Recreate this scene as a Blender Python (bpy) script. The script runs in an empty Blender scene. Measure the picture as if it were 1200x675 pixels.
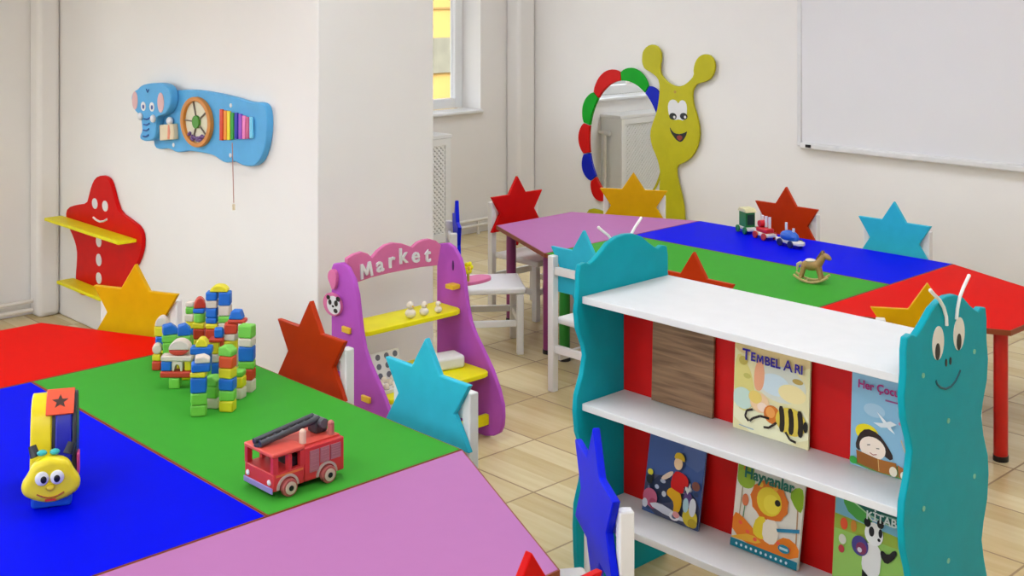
import bpy, bmesh, math, random
from mathutils import Vector, Matrix
random.seed(4)
PI = math.pi
C = bpy.context.scene.collection
sc = bpy.context.scene

# ------------------------------------------------------------------ camera geometry
F = 1438.0; HY = -12.0; H = 1.70
T = math.atan((2110 - 600) / F)
sT, cT = math.sin(T), math.cos(T)
FWD = Vector((-sT, cT, 0)); RGT = Vector((cT, sT, 0))
def un(px, py, z):
    d = F*(H-z)/(py-HY); r = (px-600)*d/F
    return Vector((cT*r-sT*d, sT*r+cT*d, z))
def onY(px, py, Y):
    a = (px-600)/F; d = Y/(sT*a+cT); r = a*d
    return Vector((cT*r-sT*d, Y, H-(py-HY)*d/F))
def onX(px, py, X):
    a = (px-600)/F; d = X/(cT*a-sT); r = a*d
    return Vector((X, sT*r+cT*d, H-(py-HY)*d/F))
def xz(pts, Y): return [(v.x, v.z) for v in (onY(p[0], p[1], Y) for p in pts)]
def yz(pts, X): return [(v.y, v.z) for v in (onX(p[0], p[1], X) for p in pts)]
def crop(pts, ox, oy, s): return [(ox+p[0]/s, oy+p[1]/s) for p in pts]

# ------------------------------------------------------------------ materials
def lin(c):
    c = c/255.0
    return c/12.92 if c <= 0.04045 else ((c+0.055)/1.055)**2.4
def col(rgb): return (lin(rgb[0]), lin(rgb[1]), lin(rgb[2]), 1)
MATS = {}
def mat(name, rgb, rough=0.45, spec=0.5, metal=0.0, var=0.04, scale=18.0, coat=0.0):
    if name in MATS: return MATS[name]
    m = bpy.data.materials.new(name); m.use_nodes = True
    nt = m.node_tree; b = nt.nodes['Principled BSDF']
    b.inputs['Roughness'].default_value = rough
    b.inputs['Specular IOR Level'].default_value = spec
    b.inputs['Metallic'].default_value = metal
    b.inputs['Coat Weight'].default_value = coat
    c = col(rgb)
    if var > 0:
        tc = nt.nodes.new('ShaderNodeTexCoord'); n = nt.nodes.new('ShaderNodeTexNoise')
        n.inputs['Scale'].default_value = scale; n.inputs['Detail'].default_value = 3
        nt.links.new(tc.outputs['Object'], n.inputs['Vector'])
        r = nt.nodes.new('ShaderNodeValToRGB')
        r.color_ramp.elements[0].position = 0.3; r.color_ramp.elements[1].position = 0.7
        r.color_ramp.elements[0].color = tuple(v*(1-var) for v in c[:3])+(1,)
        r.color_ramp.elements[1].color = tuple(min(1, v*(1+var)) for v in c[:3])+(1,)
        nt.links.new(n.outputs['Fac'], r.inputs['Fac'])
        nt.links.new(r.outputs['Color'], b.inputs['Base Color'])
    else:
        b.inputs['Base Color'].default_value = c
    MATS[name] = m
    return m
def emit(name, rgb, strength):
    m = bpy.data.materials.new(name); m.use_nodes = True
    nt = m.node_tree; b = nt.nodes['Principled BSDF']
    b.inputs['Base Color'].default_value = col(rgb)
    b.inputs['Emission Color'].default_value = col(rgb)
    b.inputs['Emission Strength'].default_value = strength
    return m
def wood(name, c1, c2, scale=(2, 30, 30), rough=0.5):
    m = bpy.data.materials.new(name); m.use_nodes = True
    nt = m.node_tree; b = nt.nodes['Principled BSDF']; b.inputs['Roughness'].default_value = rough
    tc = nt.nodes.new('ShaderNodeTexCoord'); mp = nt.nodes.new('ShaderNodeMapping')
    mp.inputs['Scale'].default_value = scale
    n = nt.nodes.new('ShaderNodeTexNoise'); n.inputs['Scale'].default_value = 2.0; n.inputs['Detail'].default_value = 6
    n.inputs['Distortion'].default_value = 0.6
    r = nt.nodes.new('ShaderNodeValToRGB')
    r.color_ramp.elements[0].position = 0.32; r.color_ramp.elements[1].position = 0.68
    r.color_ramp.elements[0].color = col(c1); r.color_ramp.elements[1].color = col(c2)
    nt.links.new(tc.outputs['Object'], mp.inputs['Vector']); nt.links.new(mp.outputs['Vector'], n.inputs['Vector'])
    nt.links.new(n.outputs['Fac'], r.inputs['Fac']); nt.links.new(r.outputs['Color'], b.inputs['Base Color'])
    return m
def tile_floor(name):
    # square wood-look ceramic tiles, 0.344 m pitch, grain turned per tile
    m = bpy.data.materials.new(name); m.use_nodes = True
    nt = m.node_tree; b = nt.nodes['Principled BSDF']; b.inputs['Roughness'].default_value = 0.22
    L = nt.links.new; N = nt.nodes.new
    g = N('ShaderNodeNewGeometry'); sep = N('ShaderNodeSeparateXYZ'); L(g.outputs['Position'], sep.inputs[0])
    def math_(op, a, bb=None, v=None):
        n = N('ShaderNodeMath'); n.operation = op
        L(a, n.inputs[0]) if not isinstance(a, float) else setattr(n.inputs[0], 'default_value', a)
        if bb is not None: L(bb, n.inputs[1])
        if v is not None: n.inputs[1].default_value = v
        return n.outputs[0]
    P = 0.344
    u = math_('DIVIDE', math_('ADD', sep.outputs[0], v=2.956+20*P), v=P)
    w = math_('DIVIDE', math_('ADD', sep.outputs[1], v=-2.916+20*P), v=P)
    fu = math_('FRACT', u); fw = math_('FRACT', w)
    iu = math_('FLOOR', u); iw = math_('FLOOR', w)
    idv = N('ShaderNodeCombineXYZ'); L(iu, idv.inputs[0]); L(iw, idv.inputs[1])
    wn = N('ShaderNodeTexWhiteNoise'); wn.noise_dimensions = '3D'; L(idv.outputs[0], wn.inputs['Vector'])
    # four printed boards across each tile
    st = math_('FLOOR', math_('MULTIPLY', fw, v=3.0))
    idp = N('ShaderNodeCombineXYZ'); L(iu, idp.inputs[0]); L(iw, idp.inputs[1]); L(st, idp.inputs[2])
    wp = N('ShaderNodeTexWhiteNoise'); wp.noise_dimensions = '3D'; L(idp.outputs[0], wp.inputs['Vector'])
    gv = N('ShaderNodeCombineXYZ')
    L(math_('MULTIPLY', sep.outputs[0], v=2.0), gv.inputs[0]); L(math_('MULTIPLY', sep.outputs[1], v=22.0), gv.inputs[1])
    L(math_('MULTIPLY', wp.outputs['Value'], v=40.0), gv.inputs[2])
    gn = N('ShaderNodeTexNoise'); gn.inputs['Scale'].default_value = 1.6; gn.inputs['Detail'].default_value = 5; L(gv.outputs[0], gn.inputs['Vector'])
    mixv = math_('ADD', math_('MULTIPLY', wp.outputs['Value'], v=0.42), math_('MULTIPLY', gn.outputs['Fac'], v=0.6))
    r = N('ShaderNodeValToRGB'); L(mixv, r.inputs['Fac'])
    r.color_ramp.elements[0].position = 0.18; r.color_ramp.elements[1].position = 0.82
    r.color_ramp.elements[0].color = col((206, 180, 128)); r.color_ramp.elements[1].color = col((232, 216, 170))
    # grout
    def edge(f):
        a = math_('SUBTRACT', f, v=0.5); a = math_('ABSOLUTE', a)
        return math_('GREATER_THAN', a, v=0.489)
    gm = math_('MAXIMUM', edge(fu), edge(fw))
    mx = N('ShaderNodeMix'); mx.data_type = 'RGBA'
    L(gm, mx.inputs['Factor']); L(r.outputs['Color'], mx.inputs['A']); mx.inputs['B'].default_value = col((150, 124, 84))
    L(mx.outputs['Result'], b.inputs['Base Color'])
    ro = math_('ADD', math_('MULTIPLY', gm, v=0.4), v=0.25); L(ro, b.inputs['Roughness'])
    return m

WHITE = mat('white paint', (226, 225, 224), 0.45, .25, var=0.015)
WALL = mat('wall plaster', (238, 234, 229), 0.85, 0.2, var=0.012, scale=3)
CEIL = mat('ceiling paint', (240, 239, 237), 0.9, 0.2, var=0.01)
FRAME = mat('pvc white', (236, 236, 234), 0.35, var=0.01)
BROWNEDGE = mat('edge band', (140, 62, 24), 0.5)
LAM = dict(red=mat('red laminate', (220, 14, 6), 0.45, 0.015, var=0.01), blue=mat('blue laminate', (2, 14, 222), 0.45, 0.015, var=0.01),
           green=mat('green laminate', (66, 160, 52), 0.45, 0.015, var=0.01), pink=mat('pink laminate', (182, 118, 170), 0.45, 0.015, var=0.01))
LEGM = dict(red=mat('red leg', (205, 18, 10), 0.35), blue=mat('blue leg', (5, 20, 180), 0.35),
            green=mat('green leg', (20, 125, 30), 0.35), pink=mat('plum leg', (140, 50, 110), 0.35))
STAR = dict(red=mat('star red', (206, 8, 8), 0.4, 0.12), brick=mat('star brick', (184, 50, 4), 0.4, 0.12), cyan=mat('star cyan', (52, 184, 208), 0.4, 0.12),
            yellow=mat('star yellow', (222, 168, 2), 0.4, 0.12), blue=mat('star blue', (2, 26, 214), 0.4, 0.12))
BLACK = mat('black', (14, 14, 16), 0.4, var=0)
DARK = mat('dark grey', (58, 60, 66), 0.4)
TEAL = mat('teal paint', (10, 160, 174), 0.4, 0.12)
SHELFRED = mat('shelf red', (196, 6, 4), 0.5, 0.3)
PURPLE = mat('purple paint', (184, 86, 190), 0.4, 0.12)
SIGNPINK = mat('sign pink', (216, 112, 160), 0.45, 0.3)
YELLOW = mat('bright yellow', (240, 230, 4), 0.45, 0.3)
PEG = mat('amber peg', (236, 190, 40), 0.45)
OLIVE = mat('olive paint', (188, 180, 10), 0.45, 0.3)
EBLUE = mat('elephant blue', (88, 170, 222), 0.45, 0.3)
METAL = mat('brushed aluminium', (200, 200, 200), 0.35, metal=0.8)

# ------------------------------------------------------------------ mesh builder
class MB:
    def __init__(s): s.bm = bmesh.new(); s.mats = []; s.cur = 0
    def m(s, material):
        if material not in s.mats: s.mats.append(material)
        s.cur = s.mats.index(material); return s
    def _f(s, vs):
        try:
            f = s.bm.faces.new(vs); f.material_index = s.cur; return f
        except ValueError: return None
    def box(s, x0, x1, y0, y1, z0, z1, M=None):
        P = [Vector(p) for p in ((x0,y0,z0),(x1,y0,z0),(x1,y1,z0),(x0,y1,z0),(x0,y0,z1),(x1,y0,z1),(x1,y1,z1),(x0,y1,z1))]
        if M: P = [M @ p for p in P]
        v = [s.bm.verts.new(p) for p in P]
        for q in ((0,3,2,1),(4,5,6,7),(0,1,5,4),(1,2,6,5),(2,3,7,6),(3,0,4,7)): s._f([v[i] for i in q])
        return s
    def prism(s, pts, t0, t1, axis='Z', M=None):
        # 2D outline extruded along an axis. axis 'Y': pts are (x,z); 'X': pts are (y,z); 'Z': pts are (x,y)
        def P(p, t):
            v = Vector((p[0], t, p[1])) if axis == 'Y' else Vector((t, p[0], p[1])) if axis == 'X' else Vector((p[0], p[1], t))
            return M @ v if M else v
        a = [s.bm.verts.new(P(p, t0)) for p in pts]; b = [s.bm.verts.new(P(p, t1)) for p in pts]
        s._f(a); s._f(b[::-1]); n = len(pts)
        for i in range(n): s._f([a[i], a[(i+1) % n], b[(i+1) % n], b[i]])
        return s
    def ring(s, outer, inner, t0, t1, axis='Y'):
        def P(p, t): return Vector((p[0], t, p[1])) if axis == 'Y' else Vector((t, p[0], p[1])) if axis == 'X' else Vector((p[0], p[1], t))
        n = len(outer)
        oa = [s.bm.verts.new(P(p, t0)) for p in outer]; ob = [s.bm.verts.new(P(p, t1)) for p in outer]
        ia = [s.bm.verts.new(P(p, t0)) for p in inner]; ib = [s.bm.verts.new(P(p, t1)) for p in inner]
        for i in range(n):
            j = (i+1) % n
            s._f([oa[i], oa[j], ia[j], ia[i]]); s._f([ob[i], ob[j], ib[j], ib[i]])
            s._f([oa[i], oa[j], ob[j], ob[i]]); s._f([ia[i], ia[j], ib[j], ib[i]])
        return s
    def tube(s, pts, r, n=10, cap=True):
        pts = [Vector(p) for p in pts]; rs = r if isinstance(r, (list, tuple)) else [r]*len(pts)
        rings = []; up = None
        for i, p in enumerate(pts):
            d = (pts[min(i+1, len(pts)-1)] - pts[max(i-1, 0)]).normalized()
            if up is None: up = d.orthogonal().normalized()
            up = (up - d*up.dot(d))
            up = up.normalized() if up.length > 1e-6 else d.orthogonal().normalized()
            w = d.cross(up)
            rings.append([s.bm.verts.new(p + (up*math.cos(2*PI*k/n) + w*math.sin(2*PI*k/n))*rs[i]) for k in range(n)])
        for a, b in zip(rings, rings[1:]):
            for k in range(n): s._f([a[k], a[(k+1) % n], b[(k+1) % n], b[k]])
        if cap: s._f(rings[0][::-1]); s._f(rings[-1])
        return s
    def ball(s, c, r, u=16, v=10, M=None):
        rx, ry, rz = r if isinstance(r, (list, tuple)) else (r, r, r); c = Vector(c)
        def P(x, y, z):
            q = Vector((x*rx, y*ry, z*rz)); q = M @ q if M else q
            return c+q
        top = s.bm.verts.new(P(0,0,1)); bot = s.bm.verts.new(P(0,0,-1)); rows = []
        for i in range(1, v):
            t = PI*i/v
            rows.append([s.bm.verts.new(P(math.sin(t)*math.cos(2*PI*k/u), math.sin(t)*math.sin(2*PI*k/u), math.cos(t))) for k in range(u)])
        for k in range(u):
            s._f([top, rows[0][k], rows[0][(k+1) % u]]); s._f([bot, rows[-1][(k+1) % u], rows[-1][k]])
        for a, b in zip(rows, rows[1:]):
            for k in range(u): s._f([a[k], b[k], b[(k+1) % u], a[(k+1) % u]])
        return s
    def text(s, txt, size, M, depth=0.0006, bold=0.0, align='CENTER'):
        cu = bpy.data.curves.new('t', 'FONT'); cu.body = txt; cu.size = size; cu.extrude = depth; cu.offset = bold
        cu.align_x = align; cu.align_y = 'CENTER'; cu.resolution_u = 3
        o = bpy.data.objects.new('t', cu); C.objects.link(o)
        dg = bpy.context.evaluated_depsgraph_get()
        me = bpy.data.meshes.new_from_object(o.evaluated_get(dg))
        vs = [s.bm.verts.new(M @ v.co) for v in me.vertices]
        for p in me.polygons: s._f([vs[i] for i in p.vertices])
        bpy.data.objects.remove(o); bpy.data.curves.remove(cu); bpy.data.meshes.remove(me)
        return s
    def letter_m(s, size, M, depth):
        P = [(-.36,-.35),(-.30,.35),(-.16,.35),(0,-.02),(.16,.35),(.30,.35),(.36,-.35),(.23,-.35),(.19,.10),(.05,-.24),(-.05,-.24),(-.19,.10),(-.23,-.35)]
        return s.prism([(a*size, b*size) for a, b in P], -depth, depth, 'Z', M)
    def build(s, name, material=None, parent=None, bevel=0.0, seg=2, smooth=True, loc=None):
        if material is not None and not s.mats: s.mats = [material]
        bmesh.ops.recalc_face_normals(s.bm, faces=s.bm.faces)
        me = bpy.data.meshes.new(name); s.bm.to_mesh(me); s.bm.free()
        for m_ in s.mats: me.materials.append(m_)
        if smooth:
            for p in me.polygons: p.use_smooth = True
            me.set_sharp_from_angle(angle=math.radians(38))
        o = bpy.data.objects.new(name, me); C.objects.link(o)
        if parent: o.parent = parent
        if loc is not None: o.location = loc
        if bevel > 0:
            b = o.modifiers.new('bevel', 'BEVEL'); b.width = bevel; b.segments = seg; b.limit_method = 'ANGLE'; b.angle_limit = math.radians(40)
            b.harden_normals = False
        return o
def thing(name, label, cat, loc=(0,0,0), rz=0, group=None):
    o = bpy.data.objects.new(name, None); C.objects.link(o); o.empty_display_size = 0.05
    o.location = loc; o.rotation_euler = (0, 0, rz); o['label'] = label; o['category'] = cat
    if group: o['group'] = group
    return o
def tag(o, label, cat, group=None):
    o['label'] = label; o['category'] = cat
    if group: o['group'] = group
    return o
def struct(o): o['kind'] = 'structure'; return o
def ell(cx, cy, rx, ry, n=28, a0=0, a1=2*PI):
    return [(cx+rx*math.cos(a0+(a1-a0)*k/n), cy+ry*math.sin(a0+(a1-a0)*k/n)) for k in range(n if abs(a1-a0-2*PI) < 1e-6 else n+1)]
def smooth_loop(pts, it=2):
    for _ in range(it):
        q = []
        for i in range(len(pts)):
            a, b = pts[i], pts[(i+1) % len(pts)]
            q.append((a[0]*.75+b[0]*.25, a[1]*.75+b[1]*.25)); q.append((a[0]*.25+b[0]*.75, a[1]*.25+b[1]*.75))
        pts = q
    return pts

# ------------------------------------------------------------------ room shell
XW, YB, YE, XM, Y2 = -6.40, 6.20, 2.72, -3.94, 3.30
XR, YN, ZC = 2.2, -1.8, 2.75
struct(MB().box(XW-.3, XR+.2, YN-.2, YB+.2, -.1, 0).build('floor', tile_floor('wood look tiles'), smooth=False))
struct(MB().box(XW-.3, XR+.2, YN-.2, YB+.2, ZC, ZC+.1).build('ceiling', CEIL, smooth=False))
# window wall with two openings
WO = [(-1.0, 1.9, .86, 2.35), (3.62, 5.79, .86, 2.35)]
w = MB()
ys = [YN-.2, WO[0][0], WO[0][1], WO[1][0], WO[1][1], YB+.2]
w.box(XW-.25, XW, ys[0], ys[1], 0, ZC); w.box(XW-.25, XW, ys[2], ys[3], 0, ZC); w.box(XW-.25, XW, ys[4], ys[5], 0, ZC)
for a in WO:
    w.box(XW-.25, XW, a[0], a[1], 0, a[2]-.02); w.box(XW-.25, XW, a[0], a[1], a[3], ZC)
struct(w.build('wall_left', WALL, smooth=False))
struct(MB().box(XW, XR+.2, YB, YB+.2, 0, ZC).build('wall_back', WALL, smooth=False))
struct(MB().box(XR, XR+.2, YN, YB, 0, ZC).build('wall_right', WALL, smooth=False))
FO = [(-4.9, -3.3, .80, 2.45), (-2.6, .2, .80, 2.45)]
b = MB(); xs = [XW, FO[0][0], FO[0][1], FO[1][0], FO[1][1], XR+.2]
b.box(xs[0], xs[1], YN-.2, YN, 0, ZC); b.box(xs[2], xs[3], YN-.2, YN, 0, ZC); b.box(xs[4], xs[5], YN-.2, YN, 0, ZC)
for a in FO: b.box(a[0], a[1], YN-.2, YN, 0, a[2]); b.box(a[0], a[1], YN-.2, YN, a[3], ZC)
struct(b.build('wall_front', WALL, smooth=False))
struct(MB().box(XW, XM, YE, Y2, 0, ZC).build('wall_partition', WALL, bevel=.006))
struct(MB().box(XW+.001, XW+.12, YE-.12, YE-.001, 0, ZC-.002).build('trim_1', WALL, bevel=.025, seg=3))
struct(MB().box(XW+.001, XW+.14, YB-.17, YB-.001, 0, ZC-.002).build('trim_2', WALL, bevel=.025, seg=3))
GLASS = bpy.data.materials.new('window glass'); GLASS.use_nodes = True
gb = GLASS.node_tree.nodes['Principled BSDF']; gb.inputs['Transmission Weight'].default_value = 1; gb.inputs['Roughness'].default_value = 0; gb.inputs['IOR'].default_value = 1.05
for k, (a, b, z0, z1) in enumerate(WO):
    f = MB(); X0, X1 = XW-.25, XW-.19
    mid = (a+b)/2
    e = .001
    f.box(X0, X1, a+e, a+.07, z0, z1-e); f.box(X0, X1, b-.07, b-e, z0, z1-e); f.box(X0, X1, a+.07, b-.07, z0, z0+.07); f.box(X0, X1, a+.07, b-.07, z1-.07, z1-e)
    f.box(X0, X1, mid-.05, mid+.05, z0+.07, z1-.07)
    wn = struct(f.build('window_%d' % (k+1), FRAME, bevel=.006))
    MB().box(X0+.025, X0+.031, a+.07, b-.07, z0+.07, z1-.07).build('pane', GLASS, wn, smooth=False)
    MB().box(XW-.186, XW+.035, a+.002, b-.002, z0-.0195, z0-.0005).build('window_sill', FRAME, wn, bevel=.004)

for k, (a, b_, z0, z1) in enumerate(FO):
    f = MB(); y0, y1 = YN-.18, YN-.12; e = .001; mid = (a+b_)/2
    f.box(a+e, a+.06, y0, y1, z0+e, z1-e); f.box(b_-.06, b_-e, y0, y1, z0+e, z1-e); f.box(a+.06, b_-.06, y0, y1, z0+e, z0+.06); f.box(a+.06, b_-.06, y0, y1, z1-.06, z1-e); f.box(mid-.04, mid+.04, y0, y1, z0+.06, z1-.06)
    wn = struct(f.build('window_%d' % (k+3), FRAME))
    MB().box(a+.06, b_-.06, y0+.025, y0+.031, z0+.06, z1-.06).build('pane', GLASS, wn, smooth=False)

# ceiling lights
LMAT = emit('lamp diffuser', (238, 244, 255), 9.0)
for i, x in enumerate((-5.2, -3.0, -0.6)):
    for j, y in enumerate((-.2, 2.0, 4.6)):
        if x < -4 and 1.5 < y < 3: continue
        t = thing('ceiling_light', 'square white ceiling lamp panel', 'lamp', (x, y, ZC-.001), group='square lamps on the ceiling')
        MB().ring([(-.42,-.42),(.42,-.42),(.42,.42),(-.42,.42)], [(-.39,-.39),(.39,-.39),(.39,.39),(-.39,.39)], -.05, 0, 'Z').build('lamp_frame', FRAME, t, smooth=False)
        MB().box(-.388, .388, -.388, .388, -.042, -.03).build('diffuser', LMAT, t, smooth=False)

# heating pipes on the window wall
PIPE = mat('pipe paint', (232, 226, 216), 0.5)
for nm, y0, y1, za, zb in (('lower', 1.95, 2.655, None, None), ('far', 5.40, 6.08, None, None)):
    Xp = XW+.06 if nm == 'lower' else XW+.05
    if nm == 'lower': zs = (onX(20, 355.5, Xp).z, onX(20, 366, Xp).z); lb = 'pair of white heating pipes low on the wall left of the red star shelf'
    else: zs = (onX(545, 260, Xp).z, onX(545, 266.5, Xp).z); lb = 'pair of white heating pipes low on the far wall beside the lattice radiator cover'
    if nm == 'lower': y1 = YE-.125
    else: y1 = YB-.175
    t = thing('heating_pipes', lb, 'pipe', (Xp, y0, 0))
    for z in zs: MB().tube([(0, 0, z), (0, y1-y0, z)], .011, 12).build('pipe', PIPE, t)
    b = MB()
    b.box(-.006, .006, .5*(y1-y0), .5*(y1-y0)+.02, 0, max(zs))
    b.build('bracket', PIPE, t)

# radiator with lattice cover under the far window
rt = thing('radiator_cover', 'white box radiator cover with diagonal lattice front under the far window', 'radiator cover', (XW, 3.62, 0))
L_, Zt, Dp = 5.33-3.62, .74, .2
b = MB(); b.box(.001, Dp+.012, -.012, L_+.012, Zt-.025, Zt); b.build('top_board', FRAME, rt, bevel=.004)
b = MB(); b.box(.001, Dp-.001, L_-.018, L_, .03, Zt-.026); b.build('end_board', FRAME, rt)
b = MB(); b.box(.001, Dp-.001, 0, .018, .03, Zt-.026); b.build('end_board', FRAME, rt)
b = MB(); b.ring([(0, .03), (L_, .03), (L_, Zt-.026), (0, Zt-.026)], [(.045, .09), (L_-.045, .09), (L_-.045, Zt-.07), (.045, Zt-.07)], Dp, Dp+.014, 'X'); b.build('front_frame', FRAME, rt, smooth=False)
def clip(p, q, y0, y1, z0, z1):
    t0, t1 = 0.0, 1.0; d = (q[0]-p[0], q[1]-p[1])
    for k, lo, hi in ((0, y0, y1), (1, z0, z1)):
        if abs(d[k]) < 1e-9: continue
        a, c_ = (lo-p[k])/d[k], (hi-p[k])/d[k]
        t0 = max(t0, min(a, c_)); t1 = min(t1, max(a, c_))
    return None if t1-t0 < 1e-3 else ((p[0]+d[0]*t0, p[1]+d[1]*t0), (p[0]+d[0]*t1, p[1]+d[1]*t1))
b = MB(); hgt = Zt-.16; k = -hgt
while k < L_:
    for sgn in (1, -1):
        p, q = ((k, .09), (k+hgt, .09+hgt)) if sgn == 1 else ((k+hgt, .09), (k, .09+hgt))
        s_ = clip(p, q, .045, L_-.045, .09, Zt-.07)
        if s_:
            (ya, za), (yb_, zb_) = s_; w_ = .0075
            nx, nz = -(zb_-za), (yb_-ya); n_ = math.hypot(nx, nz); nx, nz = nx/n_*w_, nz/n_*w_
            b.prism([(ya+nx, za+nz), (yb_+nx, zb_+nz), (yb_-nx, zb_-nz), (ya-nx, za-nz)], Dp+(.001 if sgn == 1 else .004), Dp+(.004 if sgn == 1 else .007), 'X')
    k += .034
b.build('lattice', FRAME, rt, smooth=False)
b = MB()
for q in range(18): b.box(.03, .13, .1+q*.085, .165+q*.085, .1, .64)
b.build('radiator', mat('radiator enamel', (232, 230, 224), .4), rt, bevel=.01)
vp = thing('radiator_pipe', 'thin white vertical pipe with valve at the end of the lattice radiator cover', 'pipe', (XW+.07, 5.36, 0))
b = MB(); b.tube([(0, 0, 0), (0, 0, .6)], .012, 12); b.tube([(0, 0, .6), (-.06, 0, .6)], .012, 12); b.build('pipe', PIPE, vp)
b = MB(); b.tube([(0, 0, .6), (.05, 0, .6)], [.016, .02], 12); b.build('valve', WHITE, vp)

struct(MB().box(-8.6, XW-.251, 3.0, 6.6, 2.5, 2.62).build('sky_blocker_slab', mat('sky blocker concrete', (196, 190, 180), .9), smooth=False))  # unseen slab added outside to cut the skylight entering the far window
# house outside the window
FACADE = mat('ochre plaster', (126, 102, 50), .9, var=.12, scale=1.5)
hs = thing('house', 'yellow house across the yard, seen through the far window', 'house', (-14.5, 13, -1.2))
b = MB(); b.box(-.5, 0, -9, 9, 0, 6); b.build('wall', FACADE, hs, smooth=False)
b = MB(); b.box(0, .06, -9, 9, 1.62, 2.16); b.build('grey_band', mat('grey siding', (78, 78, 66), .8, var=.15, scale=6), hs, smooth=False)
b = MB()
for q in range(5): b.box(0, .03, -9, 9, 2.6+q*.35, 2.63+q*.35)
b.build('ledge', mat('ochre ledge', (100, 78, 36), .9), hs, smooth=False)
b = MB().box(-25, XW-.3, -12, 30, -1.3, -1.2).build('yard', mat('yard gravel', (110, 98, 62), .95, var=.2, scale=2), smooth=False); struct(b)

# ------------------------------------------------------------------ activity tables
ZT = .49
def poly_table(colour, pts, legs, label, group):
    cx = sum(p[0] for p in pts)/len(pts); cy = sum(p[1] for p in pts)/len(pts)
    t = thing('activity_table', label, 'table', (cx, cy, 0), 0, group)
    P = [(p[0]-cx, p[1]-cy) for p in pts]
    MB().prism([(x*.9985, y*.9985) for x, y in P], ZT-.02, ZT-.0006).build('tabletop', BROWNEDGE, t, smooth=False)
    # coloured sheet, set in a few millimetres from the rim
    n = len(P); ins = []
    ar = sum(P[i][0]*P[(i+1) % n][1]-P[(i+1) % n][0]*P[i][1] for i in range(n))
    sg = 1 if ar > 0 else -1
    for i in range(n):
        a, b_, c_ = Vector(P[i-1]), Vector(P[i]), Vector(P[(i+1) % n])
        e1 = (b_-a).normalized(); e2 = (c_-b_).normalized()
        n1 = Vector((-e1.y, e1.x))*sg; n2 = Vector((-e2.y, e2.x))*sg
        v = (n1+n2); v = v/ max(.2, v.dot(n1)); ins.append(tuple(b_+v*.0045))
    MB().prism(ins, ZT-.0006, ZT).build('laminate', LAM[colour], t, smooth=False)
    for x, y in legs:
        l = MB().tube([(x-cx, y-cy, .02), (x-cx, y-cy, ZT-.021)], .025, 18).build('leg', LEGM[colour], t)
        MB().tube([(x-cx, y-cy, 0), (x-cx, y-cy, .02)], .027, 18).build('foot_cap', BLACK, l)
    return t
def table_set(X0, X1, Ya, Ym, Yb, left, right, front, back, where, g):
    # left / right are trapezoids on the short sides, front / back the two rectangles between them
    e = .001; D = .645; s = .295; i = .065
    L = [(X0-e, Ya), (X0-e, Yb), (X0-D, Yb-s), (X0-D, Ya+s)]
    R = [(X1+e, Ya), (X1+e, Yb), (X1+D, Yb-s), (X1+D, Ya+s)]
    poly_table(left, L, [(X0-i, Ya+.09), (X0-i, Yb-.09), (X0-D+.06, Ya+s+.05), (X0-D+.06, Yb-s-.05)], where[0], g)
    poly_table(right, R, [(X1+i, Ya+.09), (X1+i, Yb-.09), (X1+D-.06, Ya+s+.05), (X1+D-.06, Yb-s-.05)], where[1], g)
    for c_, y0, y1, wh in ((front, Ya, Ym-e, where[2]), (back, Ym+e, Yb, where[3])):
        poly_table(c_, [(X0+e, y0), (X1-e, y0), (X1-e, y1), (X0+e, y1)],
                   [(X0+i, y0+i), (X1-i, y0+i), (X1-i, y1-i), (X0+i, y1-i)], wh, g)
table_set(-3.768, -2.43, .945, 1.539, 2.134, 'red', 'pink', 'blue', 'green',
    ['red trapezoid table end at the left, below the red star wall shelf',
     'large pink trapezoid table end in the near foreground',
     'blue rectangular table holding the yellow faced caterpillar toy',
     'green rectangular table holding the block castle and toy fire engine'], 'coloured table pieces of the near group')
table_set(-3.975, -2.578, 3.992, 4.60, 5.145, 'pink', 'red', 'green', 'blue',
    ['pink trapezoid table end below the snail mirror',
     'red trapezoid table end behind the caterpillar bookcase',
     'green rectangular table holding the little rocking horse, behind the bookcase',
     'blue rectangular table holding the toy train, by the far wall'], 'coloured table pieces of the far group')

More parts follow.
